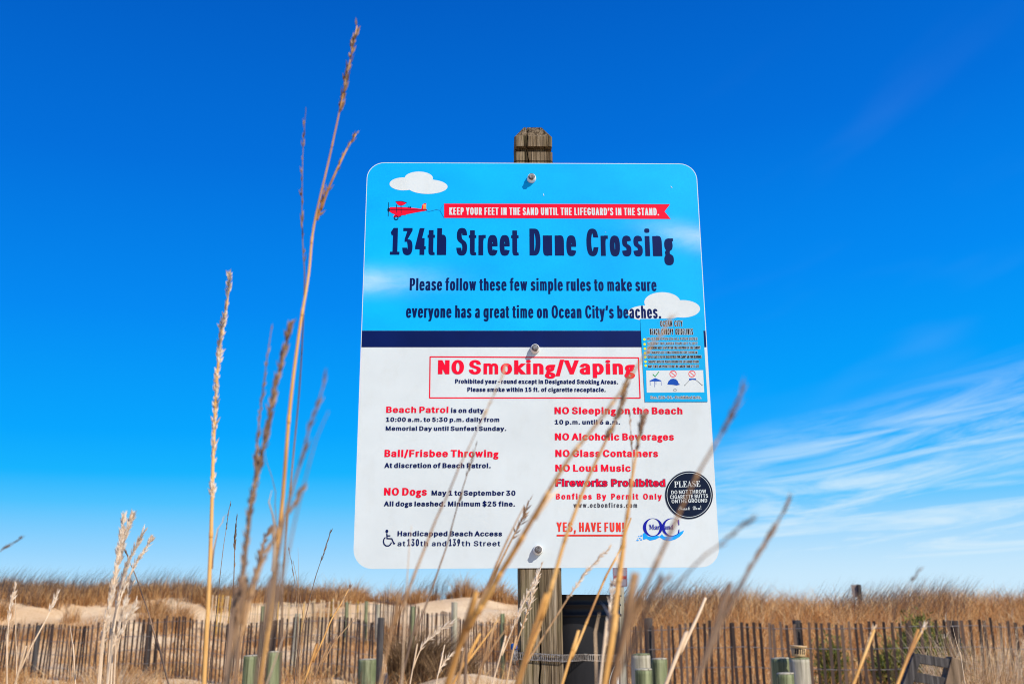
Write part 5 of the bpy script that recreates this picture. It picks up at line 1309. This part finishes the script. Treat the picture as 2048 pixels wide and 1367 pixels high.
v = at(905, 1325, 18.2); tussock('grass_tussock', 'smaller dark tussock right beside the dark one by the oblique fence', 'grass tussock', v.x, 18.2, 600, 0.55, 0.6, M_darkg, w=(.008, .016), rad=0.4)
v = at(722, 1360, 10.9); tussock('twiggy_tussock', 'dark twiggy tussock around the low stump at the left fence end', 'grass tussock', v.x, 10.9, 560, 0.66, 0.8, M_darkg, w=(.006, .012), rad=0.42)
v = at(985, 1330, 12.5); tussock('grass_tussock', 'tan tussock on the sand path just left of the sign post', 'grass tussock', v.x, 12.5, 420, 0.62, 0.6, M_field, w=(.006, .011), rad=0.35)
v = at(1988, 1360, 8.8); tussock('grass_tussock', 'pale feathery tussock at the lower right corner beside the timber rail', 'grass tussock', v.x, 8.8, 1700, 1.02, 0.30, M_paleg, leanx=0.05, w=(.005, .011), rad=0.42, extra=(1800, M_paleg))
v = at(1700, 1362, 12.6); tussock('grass_tussock', 'low straw tussock at the foot of the right fence', 'grass tussock', v.x, 12.6, 420, 0.42, 0.9, M_field, w=(.006, .012), rad=0.5)
v = at(1430, 1362, 12.4); tussock('grass_tussock', 'low straw tussock right of the green bollard in front of the right fence', 'grass tussock', v.x, 12.4, 380, 0.40, 0.9, M_paleg, w=(.006, .012), rad=0.5)
v = at(240, 1340, 17.0); tussock('grass_tussock', 'pale straw tussock in front of the dark left fence', 'grass tussock', v.x, 17.0, 420, 0.45, 0.8, M_paleg, w=(.006, .012), rad=0.5)
v = at(620, 1350, 14.5); tussock('grass_tussock', 'golden tussock between the green bollards and the low stump', 'grass tussock', v.x, 14.5, 380, 0.42, 0.8, M_field, w=(.006, .012), rad=0.45)

# green shrubs among the grass behind the right fence
M_leaf = island('shrub_leaves', [(0.0, (0.035, 0.055, 0.012)), (0.35, (0.11, 0.14, 0.025)), (0.75, (0.25, 0.265, 0.05)), (1.0, (0.42, 0.37, 0.09))], 0.55, 0.2, 0.3)
M_stem = material('shrub_stem', (0.09, 0.06, 0.035), 0.9, 0.1)
def shrub(label, px, py_top, Y, W, n, seed):
    p = at(px, py_top, Y)
    g = hz(p.x, Y); H = p.z-g
    t = thing('green_shrub', label, 'shrub', (p.x, Y, g), 'shrubs behind the right fence')
    r_ = np.random.default_rng(seed)
    st = MB(); tips = []
    for k in range(16):
        a = r_.uniform(0, 6.28); rr = W/2*math.sqrt(r_.uniform(0.05, 1))
        hh = H*r_.uniform(0.45, 0.98)*(1-0.35*(rr/(W/2))**2)
        e = Vector((rr*math.cos(a), rr*math.sin(a)*0.8, hh))
        m = Vector((e.x*0.35, e.y*0.35, hh*0.5))
        st.tube([(0, 0, -0.1), m, e], [0.016, 0.011, 0.004], 5)
        tips.append((m, e))
    st.build('stem', M_stem, t)
    vs, fs = [], []
    for i in range(n):
        m, e = tips[r_.integers(0, len(tips))]
        f = r_.uniform(0.15, 1.05)
        c = m.lerp(e, f)+Vector(r_.normal(0, 0.085*(W+0.5), 3))*Vector((1, 1, 0.9)).x
        if c.z < 0.03: c.z = 0.03+abs(r_.normal(0, 0.05))
        L, w = r_.uniform(0.07, 0.15), r_.uniform(0.006, 0.011)
        d = (e-m).normalized()*0.9+Vector(r_.normal(0, 0.6, 3)); d.z = abs(d.z); d.normalize()
        s = d.cross(Vector(r_.normal(0, 1, 3))).normalized()
        b = len(vs)
        vs += [c, c+d*L*0.45+s*w, c+d*L, c+d*L*0.45-s*w]
        fs.append((b, b+1, b+2, b+3))
    mb = MB(); mb.add(vs, fs); mb.build('foliage', M_leaf, t)
shrub('tallest green shrub rising above the right fence tops behind the timber rail', 1845, 1231, 15.4, 0.75, 6500, 1)
shrub('lower green shrub left of the tallest one, behind the right fence', 1790, 1260, 15.0, 0.55, 2600, 2)
shrub('green shrub behind the fence just right of the small tan tub', 1655, 1256, 15.3, 0.45, 1300, 3)
shrub('small yellowish green shrub furthest right of the group behind the fence', 1893, 1278, 15.0, 0.5, 2200, 4)

# ------------------------------------------------------------------ single stalks close to the camera
def stalk_mat(name, a, b, c):
    m = material(name, b, 0.55, 0.3)
    nt = m.node_tree
    base(m, ramp(nt, noise(nt, 26, 4, 0.6, (1, 1, 0.22)), [(0.32, a), (0.5, b), (0.7, c)]))
    return m
M_gold = stalk_mat('golden_stem', (0.30, 0.135, 0.040), (0.60, 0.31, 0.080), (0.74, 0.46, 0.17))
M_tan = stalk_mat('tan_stem', (0.17, 0.088, 0.040), (0.38, 0.215, 0.095), (0.56, 0.36, 0.18))
M_umber = stalk_mat('umber_stem', (0.065, 0.040, 0.028), (0.155, 0.095, 0.058), (0.29, 0.185, 0.11))
M_palest = stalk_mat('pale_stem', (0.44, 0.30, 0.18), (0.66, 0.48, 0.31), (0.78, 0.64, 0.47))
M_seed = island('brown_spikelets', [(0.0, (0.09, 0.048, 0.030)), (0.5, (0.25, 0.145, 0.088)), (1.0, (0.46, 0.31, 0.20))], 0.8, 0.2)
M_seedp = island('pale_spikelets', [(0.0, (0.55, 0.40, 0.27)), (0.5, (0.80, 0.66, 0.51)), (1.0, (0.90, 0.82, 0.70))], 0.8, 0.3)
M_seedd = island('dark_spikelets', [(0.0, (0.05, 0.033, 0.026)), (0.5, (0.14, 0.085, 0.055)), (1.0, (0.34, 0.22, 0.13))], 0.8, 0.2)

def spline(P, n):
    P = [Vector(p) for p in P]
    Q = [P[0]*2-P[1]]+P+[P[-1]*2-P[-2]]
    out = []
    for i in range(len(P)-1):
        a, b, c, d = Q[i:i+4]
        for k in range(n):
            t = k/n
            out.append(0.5*((2*b)+(c-a)*t+(2*a-5*b+4*c-d)*t*t+(3*b-a-3*c+d)*t**3))
    out.append(P[-1])
    return out
def spikelets(mb, path, i0, i1, count, L, w, tilt, r_, side=None):
    n = len(path)
    knots = [r_.uniform(i0, i1) for _ in range(max(3, count//9))]
    spread = (i1-i0)/max(3, count//9)*0.55
    for _ in range(count):
        f = r_.uniform(i0, i1) if r_.random() < 0.35 else min(max(r_.gauss(r_.choice(knots), spread), i0), i1)
        i = min(int(f), n-2)
        c = path[i].lerp(path[i+1], f-i)
        u = (path[i]-path[i+1]).normalized()            # towards the tip
        a = r_.uniform(0, 6.28)
        s = u.cross(Vector((0.3, 1, 0.2))).normalized(); q = u.cross(s)
        o = s*math.cos(a)+q*math.sin(a)
        ti = abs(r_.gauss(tilt, tilt*0.4))
        d = (u*math.cos(ti)+o*math.sin(ti)).normalized()
        l = L*r_.uniform(0.6, 1.45); ww = w*r_.uniform(0.42, 0.85)
        e1 = d.cross(o).normalized() if d.cross(o).length > 1e-4 else s
        e2 = d.cross(e1)
        c = c+o*w*0.4
        mid = c+d*l*0.42
        vs = [c, mid+e1*ww, mid+e2*ww, mid-e1*ww, mid-e2*ww, c+d*l]
        mb.add(vs, [(0, 2, 1), (0, 3, 2), (0, 4, 3), (0, 1, 4), (5, 1, 2), (5, 2, 3), (5, 3, 4), (5, 4, 1)])
def stalk(label, pts, Yt, Yb, r, mat, head=None, cat='grass stalk', name='grass_stalk', group=None, nodes=True, tip=0.35, side=()):
    """pts: photo positions from tip down; Yt/Yb distance at tip and at the lowest seen point; r mm at the base"""
    rr = random.Random(int(sum(p[0]*3+p[1] for p in pts)))
    n = len(pts)
    tot = abs(pts[-1][1]-pts[0][1]) or 1
    P = [at(p[0], p[1], Yt+(Yb-Yt)*abs(p[1]-pts[0][1])/tot) for p in pts]
    d = (P[-1]-P[-2]).normalized()
    low = P[-1]
    g = hz(low.x, low.y)
    drop = low.z-g
    # the unseen foot: the stem straightens up towards its root
    sx, sy = d.x/min(d.z, -0.2)*-1, d.y/min(d.z, -0.2)*-1
    if drop > 0.05:
        P.append(low+Vector((sx*drop*0.40, sy*drop*0.3, -drop*0.5)))
        P.append(low+Vector((sx*drop*0.62, sy*drop*0.4, -drop-0.02)))
    root = Vector((P[-1].x, P[-1].y, g))
    t = thing(name, label, cat, root, group)
    P = [p-root for p in P]
    path = spline(P, 7)
    m = len(path)
    rad = [r*0.00055*(tip+(1-tip)*min(1, (i/m)*1.5)) for i in range(m)]
    mb = MB()
    mb.tube(path, rad, 8)
    if nodes:
        step = rr.randint(7, 11)
        for i in range(step+3, m-3, step):
            u = (path[i]-path[i+1]).normalized()
            mb.tube([path[i]-u*0.004, path[i]-u*0.0015, path[i]+u*0.0015, path[i]+u*0.005], [rad[i]*1.0, rad[i]*1.17, rad[i]*1.14, rad[i]*1.02], 8)
    # a few papery leaf sheaths and torn leaf bases
    mb.build('stem', mat, t)
    if r > 3.1 and m > 50:
        lf = MB()
        for _ in range(rr.randint(1, 3)):
            i = rr.randint(int(m*0.45), m-9)
            ups = [path[max(i-k, 0)] for k in range(0, rr.randint(6, 12))]
            a = rr.uniform(0, 6.28); w_ = r*0.00055*rr.uniform(0.7, 1.1)
            u = (ups[-1]-ups[0]).normalized(); s1 = u.cross(Vector((0.2, 1, 0.1))).normalized(); s2 = u.cross(s1)
            o1 = s1*math.cos(a)+s2*math.sin(a); o2 = u.cross(o1)
            vs, fs = [], []
            for k, q in enumerate(ups):
                f = k/(len(ups)-1)
                c = q+o1*(rad[i]*1.08+0.018*f*f*rr.uniform(0.7, 1.3))
                ww = w_*(1-f)**0.6+0.0002
                vs += [c-o2*ww, c+o1*ww*0.35, c+o2*ww]
            for k in range(len(ups)-1):
                fs += [(k*3, k*3+1, k*3+4, k*3+3), (k*3+1, k*3+2, k*3+5, k*3+4)]
            lf.add(vs, fs, True)
        lf.build('dry_leaf', M_palest if mat is M_gold else M_tan, t)
    for sd in side:                                     # side branches: list of photo positions at the tip distance
        Q = [at(p[0], p[1], Yt+0.02)-root for p in sd]
        pq = spline(Q, 5)
        sb = MB(); sb.tube(pq, [r*0.001*(0.22+0.2*i/len(pq)) for i in range(len(pq))], 6)
        b_ = sb.build('branch', mat, t)
        hb = MB(); spikelets(hb, pq, 0.0, len(pq)*0.75, 16, 0.009, 0.0014, 0.3, rr)
        hb.build('seed_head', M_seed, b_)
    if head:
        yend, count, L, w, tilt, hm = head
        # path index where the head ends
        ie = m-1
        for i in range(m):
            q = path[i]+root-EYE
            py = 683.5-FPX*(q.dot(UP))/(q.dot(FW))
            if py > yend: ie = i; break
        hb = MB()
        spikelets(hb, path, 0.0, max(ie, 1.5), count, L, w, tilt, rr)
        hb.build('seed_head', hm, t)
    return t
K = stalk
# left of the sign
K('tallest stalk, its brown seed head near the top of the photo left of the sign',
  [(714, 52), (690, 170), (660, 310), (628, 450), (617, 550), (599, 660), (580, 813), (564, 1011), (549, 1143), (533, 1295), (520, 1367)], 0.98, 0.92, 3.7, M_gold,
  (215, 70, 0.011, 0.0019, 0.22, M_seed), tip=0.3, side=([(712, 268), (690, 305), (658, 375), (642, 420)], [(648, 380), (640, 420), (634, 440)]))
K('slender stalk with sparse beads just left of the tallest stalk', [(612, 215), (606, 300), (604, 420), (606, 500), (609, 570), (600, 760), (583, 950), (566, 1150), (560, 1367)], 1.0, 0.95, 1.7, M_umber,
  (520, 22, 0.010, 0.0014, 0.2, M_seed))
K('straight golden stalk topped by a pale ragged spike, furthest left of the tall ones',
  [(459, 548), (455, 600), (441, 680), (434, 760), (429, 850), (425, 950), (424, 1005), (421, 1100), (415, 1240), (408, 1367)], 1.18, 1.1, 4.2, M_gold,
  (1000, 330, 0.0085, 0.0019, 0.34, M_seedp), tip=0.45)
K('leaning stalk with a thick blurred brown head crossing behind the golden one',
  [(580, 650), (571, 690), (560, 734), (545, 800), (531, 875), (507, 980), (490, 1110), (478, 1190), (463, 1271), (449, 1367)], 0.78, 0.70, 3.2, M_umber,
  (1330, 430, 0.008, 0.0014, 0.26, M_seed), tip=0.35)
K('thin beaded stalk branching left of the thick brown head', [(544, 650), (531, 739), (521, 820), (513, 905), (509, 960), (498, 1060), (482, 1200), (470, 1367)], 0.84, 0.75, 1.8, M_umber,
  (930, 60, 0.007, 0.0011, 0.18, M_seed))
K('blurred brown stalk with a loose head between the tallest stalk and the sign', [(650, 758), (638, 800), (622, 845), (610, 890), (599, 930), (583, 985), (571, 1030), (551, 1138), (530, 1260), (510, 1367)], 0.62, 0.56, 2.0, M_umber,
  (935, 34, 0.008, 0.0009, 0.18, M_seedd))
K('fainter blurred stalk just right of the loose brown head', [(657, 822), (632, 880), (610, 960), (597, 1010), (575, 1110), (548, 1240), (525, 1367)], 0.55, 0.5, 1.1, M_umber, None)
K('short blurred stalk rising beside the tallest stalk near the dune line', [(602, 982), (586, 1010), (564, 1042), (545, 1080), (532, 1105), (520, 1135), (505, 1180), (483, 1247), (455, 1367)], 0.66, 0.6, 2.2, M_tan,
  (1240, 60, 0.007, 0.0012, 0.25, M_seed))
K('short fuzzy stalk between the thick brown head and the tallest stalk', [(540, 1058), (528, 1080), (520, 1110), (512, 1150), (502, 1200), (486, 1270), (470, 1367)], 0.85, 0.8, 2.0, M_tan,
  (1170, 60, 0.007, 0.0013, 0.3, M_seed))
K('fine dark stem right of the golden stalk, in focus', [(461, 1002), (452, 1060), (446, 1100), (437, 1180), (430, 1250), (421, 1330), (418, 1367)], 1.9, 1.9, 1.8, M_umber, (1060, 14, 0.01, 0.0011, 0.12, M_seedd))
K('fine dark tufted stem crossing the thick brown head', [(473, 1035), (470, 1075), (469, 1110), (467, 1180), (464, 1260), (457, 1367)], 1.85, 1.85, 2.4, M_umber, (1130, 60, 0.011, 0.0012, 0.14, M_seedd))
K('thin upright stem leaning right, standing clear left of the sign', [(663, 1058), (650, 1098), (637, 1135), (627, 1168), (607, 1251), (596, 1310), (588, 1367)], 2.0, 1.95, 2.0, M_umber, (1120, 18, 0.012, 0.0011, 0.12, M_seedd))
K('thin stem leaning left below the leaning-right stem', [(578, 1100), (586, 1140), (592, 1185), (595, 1246), (594, 1367)], 2.0, 1.95, 1.7, M_umber, (1150, 12, 0.01, 0.001, 0.12, M_seedd))
K('hair-thin upright stem left of the sign bottom corner', [(596, 1094), (597, 1150), (597, 1240), (598, 1367)], 2.1, 2.1, 1.0, M_tan, None)
K('golden brown stem over the dark left fence near its end', [(698, 1176), (680, 1210), (662, 1240), (645, 1280), (626, 1322), (608, 1367)], 1.6, 1.5, 3.2, M_gold, (1230, 20, 0.011, 0.0013, 0.15, M_seed))
K('paler second stem beside the golden brown one over the left fence', [(713, 1232), (690, 1258), (668, 1285), (645, 1325), (622, 1367)], 1.5, 1.45, 2.0, M_tan, None)
K('long fine stem rising over the bleached fence', [(586, 1120), (598, 1180), (606, 1240), (603, 1300), (598, 1367)], 1.7, 1.65, 1.6, M_tan, None)
# far left
K('dark bent stem crossing the pale plumes at far left', [(246, 1088), (258, 1120), (271, 1150), (285, 1190), (298, 1228), (316, 1295), (337, 1367)], 1.75, 1.65, 2.6, M_umber, (1112, 10, 0.009, 0.0011, 0.15, M_seedd))
PL = 'pale plumed stalks at far left'
for i, (lab, pts, Y, ye, cnt) in enumerate((
    ('tallest pale plume of the far left cluster', [(265, 1028), (256, 1055), (247, 1085), (240, 1115), (232, 1150), (224, 1190), (214, 1240), (205, 1285), (196, 1367)], 1.30, 1290, 330),
    ('pale plume with the blunter tip at the left of its cluster', [(247, 1036), (243, 1070), (237, 1105), (231, 1145), (222, 1190), (210, 1250), (200, 1367)], 1.28, 1250, 230),
    ('pale plume leaning right in the middle of the far left cluster', [(287, 1062), (276, 1085), (264, 1108), (254, 1130), (245, 1160), (236, 1200), (222, 1270), (214, 1367)], 1.36, 1215, 170),
    ('outermost right pale plume of the far left cluster', [(302, 1078), (290, 1100), (277, 1118), (266, 1135), (254, 1165), (243, 1190), (228, 1260), (222, 1367)], 1.42, 1190, 120),
    ('low pale plume fanning right below the far left cluster', [(272, 1206), (262, 1225), (251, 1243), (240, 1275), (232, 1310), (228, 1367)], 1.40, 1270, 80),
    ('lowest pale plume at the right edge of the far left cluster', [(262, 1168), (254, 1195), (246, 1225), (236, 1262), (224, 1300), (216, 1367)], 1.30, 1290, 110))):
    K(lab, pts, Y, Y-0.04, 2.0, M_palest, (ye, cnt, 0.0095, 0.0015, 0.28, M_seedp), group=PL, name='plume_grass', cat='plume grass')
K('pale cut stem slanting up in front of the far left fence', [(112, 1191), (104, 1212), (92, 1238), (78, 1264), (62, 1293), (40, 1340), (30, 1367)], 1.5, 1.45, 2.8, M_palest, (1225, 24, 0.011, 0.0015, 0.25, M_seedp))
K('short pale plume nearest the left edge of the photo', [(30, 1175), (24, 1200), (18, 1235), (15, 1290), (14, 1367)], 1.45, 1.4, 2.0, M_palest, (1240, 60, 0.010, 0.0014, 0.25, M_seedp), name='plume_grass', cat='plume grass')
K('short upright pale stub near the left edge', [(30, 1176), (31, 1215), (32, 1290), (33, 1367)], 2.0, 2.0, 2.0, M_palest, None)
K('thin dark stem end entering from the left edge above the dune', [(36, 1078), (18, 1090), (0, 1102), (-40, 1130), (-90, 1200), (-120, 1367)], 0.95, 0.9, 0.9, M_umber, (1110, 10, 0.008, 0.0008, 0.15, M_seedd))
K('short brown stem by the far left fence post', [(123, 1236), (131, 1262), (138, 1295), (142, 1367)], 1.7, 1.65, 2.0, M_tan, None)
K('pale slim stem beside the short brown one at far left', [(140, 1250), (145, 1285), (149, 1320), (151, 1367)], 1.6, 1.55, 1.8, M_palest, None)
# in front of the sign, bottom centre
K('long thick stalk sweeping from below the post up to the guidelines sticker',
  [(1338, 642), (1318, 672), (1285, 716), (1233, 795), (1185, 858), (1137, 918), (1096, 985), (1060, 1046), (1026, 1105), (996, 1154), (972, 1198), (935, 1259), (894, 1367)], 0.60, 0.72, 3.6, M_gold,
  (840, 26, 0.008, 0.0007, 0.16, M_palest), tip=0.10)
K('brown headed stalk ending over the Vaping line of the sign', [(1252, 768), (1246, 795), (1238, 825), (1222, 860), (1207, 891), (1176, 957), (1149, 1027), (1128, 1085), (1106, 1161), (1082, 1239), (1038, 1367)], 0.80, 0.76, 2.9, M_gold,
  (880, 75, 0.009, 0.0013, 0.24, M_seed), tip=0.3)
K('thick golden stalk standing in front of the bucket', [(1287, 830), (1279, 870), (1271, 915), (1263, 965), (1257, 1015), (1249, 1065), (1245, 1105), (1237, 1165), (1229, 1225), (1216, 1332), (1209, 1367)], 0.82, 0.78, 4.2, M_gold,
  (905, 40, 0.009, 0.0013, 0.22, M_seed), tip=0.22)
K('thin companion stem running beside the thick golden stalk', [(1260, 836), (1263, 890), (1265, 930), (1260, 985), (1253, 1035), (1243, 1100), (1232, 1180), (1222, 1270), (1212, 1367)], 1.05, 0.98, 1.6, M_tan, (900, 12, 0.008, 0.001, 0.15, M_seed))
K('pale beaded stem left of the thick golden stalk over the bucket', [(1226, 1165), (1223, 1193), (1219, 1237), (1213, 1275), (1207, 1310), (1200, 1367)], 1.0, 0.95, 2.0, M_palest, (1290, 55, 0.009, 0.0018, 0.35, M_seedp))
K('straight golden stem crossing the middle of the bucket', [(1262, 1035), (1250, 1070), (1238, 1103), (1211, 1154), (1180, 1227), (1160, 1276), (1143, 1315), (1124, 1367)], 1.22, 1.12, 3.0, M_gold, None, tip=0.5)
K('slender stem from the sign bottom edge down across the post', [(1216, 1098), (1192, 1122), (1167, 1149), (1148, 1178), (1131, 1203), (1110, 1236), (1085, 1275), (1050, 1330), (1030, 1367)], 1.15, 1.08, 1.8, M_tan, (1210, 40, 0.008, 0.0014, 0.28, M_seedp))
K('seed dotted stem in front of the upper part of the post below the sign', [(1086, 1122), (1076, 1152), (1066, 1182), (1058, 1210), (1047, 1246), (1030, 1296), (1012, 1367)], 1.5, 1.42, 2.2, M_tan, (1260, 80, 0.010, 0.0018, 0.38, M_seedp))
K('second seed dotted stem left of the dotted one on the post', [(1070, 1160), (1055, 1190), (1040, 1222), (1024, 1260), (1004, 1310), (985, 1367)], 1.4, 1.34, 1.9, M_palest, (1270, 50, 0.010, 0.0016, 0.36, M_seedp))
K('short headed stem over the bottom edge of the sign left of the post', [(1058, 1000), (1051, 1022), (1043, 1040), (1020, 1085), (998, 1130), (975, 1180), (945, 1250), (915, 1367)], 1.2, 1.12, 2.6, M_tan, (1075, 34, 0.010, 0.0014, 0.3, M_seed))
K('tan blade leaning along the long thick stalk', [(1048, 1012), (1024, 1060), (1003, 1105), (978, 1165), (952, 1225), (925, 1290), (900, 1367)], 0.98, 0.94, 3.4, M_tan, None, tip=0.25)
K('thin faint stem crossing the handicapped access line of the sign', [(1006, 745), (985, 795), (956, 855), (935, 900), (919, 932), (897, 985), (872, 1038), (851, 1092), (830, 1145), (810, 1200), (790, 1251), (761, 1367)], 0.80, 0.74, 1.9, M_tan,
  (830, 20, 0.008, 0.0007, 0.15, M_palest), tip=0.14)
K('thin dark headed stem just right of the faint one over the sign', [(953, 888), (940, 930), (921, 990), (907, 1040), (894, 1089), (880, 1130), (868, 1165), (850, 1215), (830, 1270), (800, 1367)], 1.1, 1.0, 2.0, M_umber, (1000, 20, 0.009, 0.0011, 0.15, M_seedd), tip=0.3)
K('short faint stem at the sign bottom left', [(823, 1050), (819, 1090), (816, 1130), (812, 1200), (808, 1280), (804, 1367)], 0.9, 0.88, 1.2, M_palest, None)
K('pale drooping plume arching over the dark tussock', [(902, 1247), (884, 1256), (866, 1270), (850, 1284), (838, 1305), (828, 1332), (820, 1367)], 1.5, 1.45, 1.7, M_palest, (1300, 80, 0.011, 0.0011, 0.3, M_seedp), name='plume_grass', cat='plume grass')
K('pale arching stem rising from the sand heap', [(918, 1300), (905, 1308), (892, 1320), (880, 1338), (872, 1367)], 1.5, 1.46, 1.5, M_palest, (1340, 40, 0.010, 0.001, 0.3, M_seedp))
K('golden stem slanting right over the sand heap', [(1000, 1232), (976, 1268), (952, 1300), (930, 1330), (906, 1367)], 1.2, 1.15, 2.8, M_gold, None)
K('golden stem leaning in front of the post foot', [(1090, 1222), (1075, 1262), (1060, 1300), (1046, 1334), (1034, 1367)], 0.95, 0.92, 3.4, M_gold, None, tip=0.6)
K('dark withered leaf curling left of the post', [(962, 1224), (948, 1232), (938, 1252), (934, 1285), (930, 1367)], 1.15, 1.12, 3.0, M_umber, None, tip=0.5)
K('tan stem standing low in front of the sand heap', [(1010, 1260), (988, 1290), (968, 1325), (952, 1367)], 1.0, 0.98, 2.2, M_tan, None)
# right of the bucket
K('large blurred stalk leaning right past the lower right corner of the sign',
  [(1482, 783), (1466, 820), (1451, 852), (1425, 897), (1397, 945), (1366, 1008), (1335, 1078), (1308, 1136), (1283, 1190), (1262, 1240), (1240, 1300), (1222, 1367)], 0.50, 0.56, 2.4, M_tan,
  (870, 26, 0.007, 0.0009, 0.22, M_seed), tip=0.25)
K('blurred reddish tipped stalk low beside the bucket', [(1328, 1162), (1312, 1182), (1296, 1202), (1276, 1224), (1258, 1262), (1244, 1310), (1230, 1367)], 0.52, 0.5, 1.8, M_tan, (1200, 14, 0.006, 0.0011, 0.25, M_seed))
K('thick blurred brown stalk leaning right of the sign, its tip against the clouds',
  [(1573, 1008), (1558, 1040), (1540, 1070), (1516, 1110), (1491, 1152), (1466, 1200), (1444, 1242), (1425, 1290), (1405, 1335), (1392, 1367)], 0.58, 0.54, 2.6, M_umber,
  (1260, 90, 0.008, 0.0009, 0.10, M_seed), tip=0.3)
K('short blurred stem crossing the lower right corner of the sign', [(1498, 1040), (1470, 1062), (1440, 1088), (1410, 1110), (1380, 1140), (1345, 1180), (1300, 1240), (1250, 1330), (1230, 1367)], 0.5, 0.52, 1.3, M_umber, (1100, 12, 0.006, 0.0009, 0.2, M_seedd), tip=0.3)
K('pale broken stick leaning in front of the right fence', [(1411, 1195), (1398, 1226), (1383, 1258), (1360, 1306), (1332, 1367)], 1.25, 1.2, 4.2, M_palest, None, tip=0.75, nodes=False)
K('golden stalk leaning left of the timber rail', [(1746, 1258), (1736, 1290), (1722, 1330), (1707, 1367)], 1.1, 1.05, 3.0, M_gold, (1300, 26, 0.008, 0.0012, 0.2, M_palest), tip=0.5)
K('golden stalk with a pale tip crossing the timber rail', [(1850, 1248), (1838, 1272), (1825, 1297), (1810, 1330), (1795, 1367)], 1.1, 1.05, 3.0, M_gold, (1268, 14, 0.007, 0.0012, 0.25, M_seedp), tip=0.5)
K('thin leaning stem at the timber rail joint', [(1905, 1250), (1912, 1280), (1922, 1315), (1930, 1367)], 2.2, 2.2, 1.6, M_palest, None)
K('small distant seed stem against the clouds above the ridge', [(1838, 1140), (1830, 1152), (1818, 1166), (1800, 1195), (1790, 1240), (1785, 1367)], 0.75, 0.75, 0.6, M_umber, (1165, 10, 0.006, 0.0007, 0.2, M_seedd))
v = at(1060, 1240, 1.62); tussock('grass_clump', 'loose golden clump of dry stems around the foot of the sign post', 'grass clump', v.x-0.12, 1.62, 70, 1.04, 0.16, M_paleg, leanx=0.16, w=(.003, .006), rad=0.20, z=0.0)
v = at(1235, 1240, 1.25); tussock('grass_clump', 'loose tan clump of dry stems in front of the bucket', 'grass clump', v.x+0.02, 1.25, 14, 1.0, 0.14, M_field, leanx=0.15, w=(.002, .004), rad=0.12, z=0.0)
v = at(560, 1300, 1.7); tussock('grass_clump', 'loose clump of thin dry stems below the tall left stalks', 'grass clump', v.x-0.05, 1.7, 40, 1.05, 0.18, M_field, leanx=0.12, w=(.002, .004), rad=0.16, z=0.0)
v = at(860, 1340, 1.5); tussock('grass_clump', 'loose clump of dry stems left of the post over the sand heap', 'grass clump', v.x-0.08, 1.5, 42, 1.02, 0.16, M_paleg, leanx=0.17, w=(.002, .0045), rad=0.16, z=0.0)
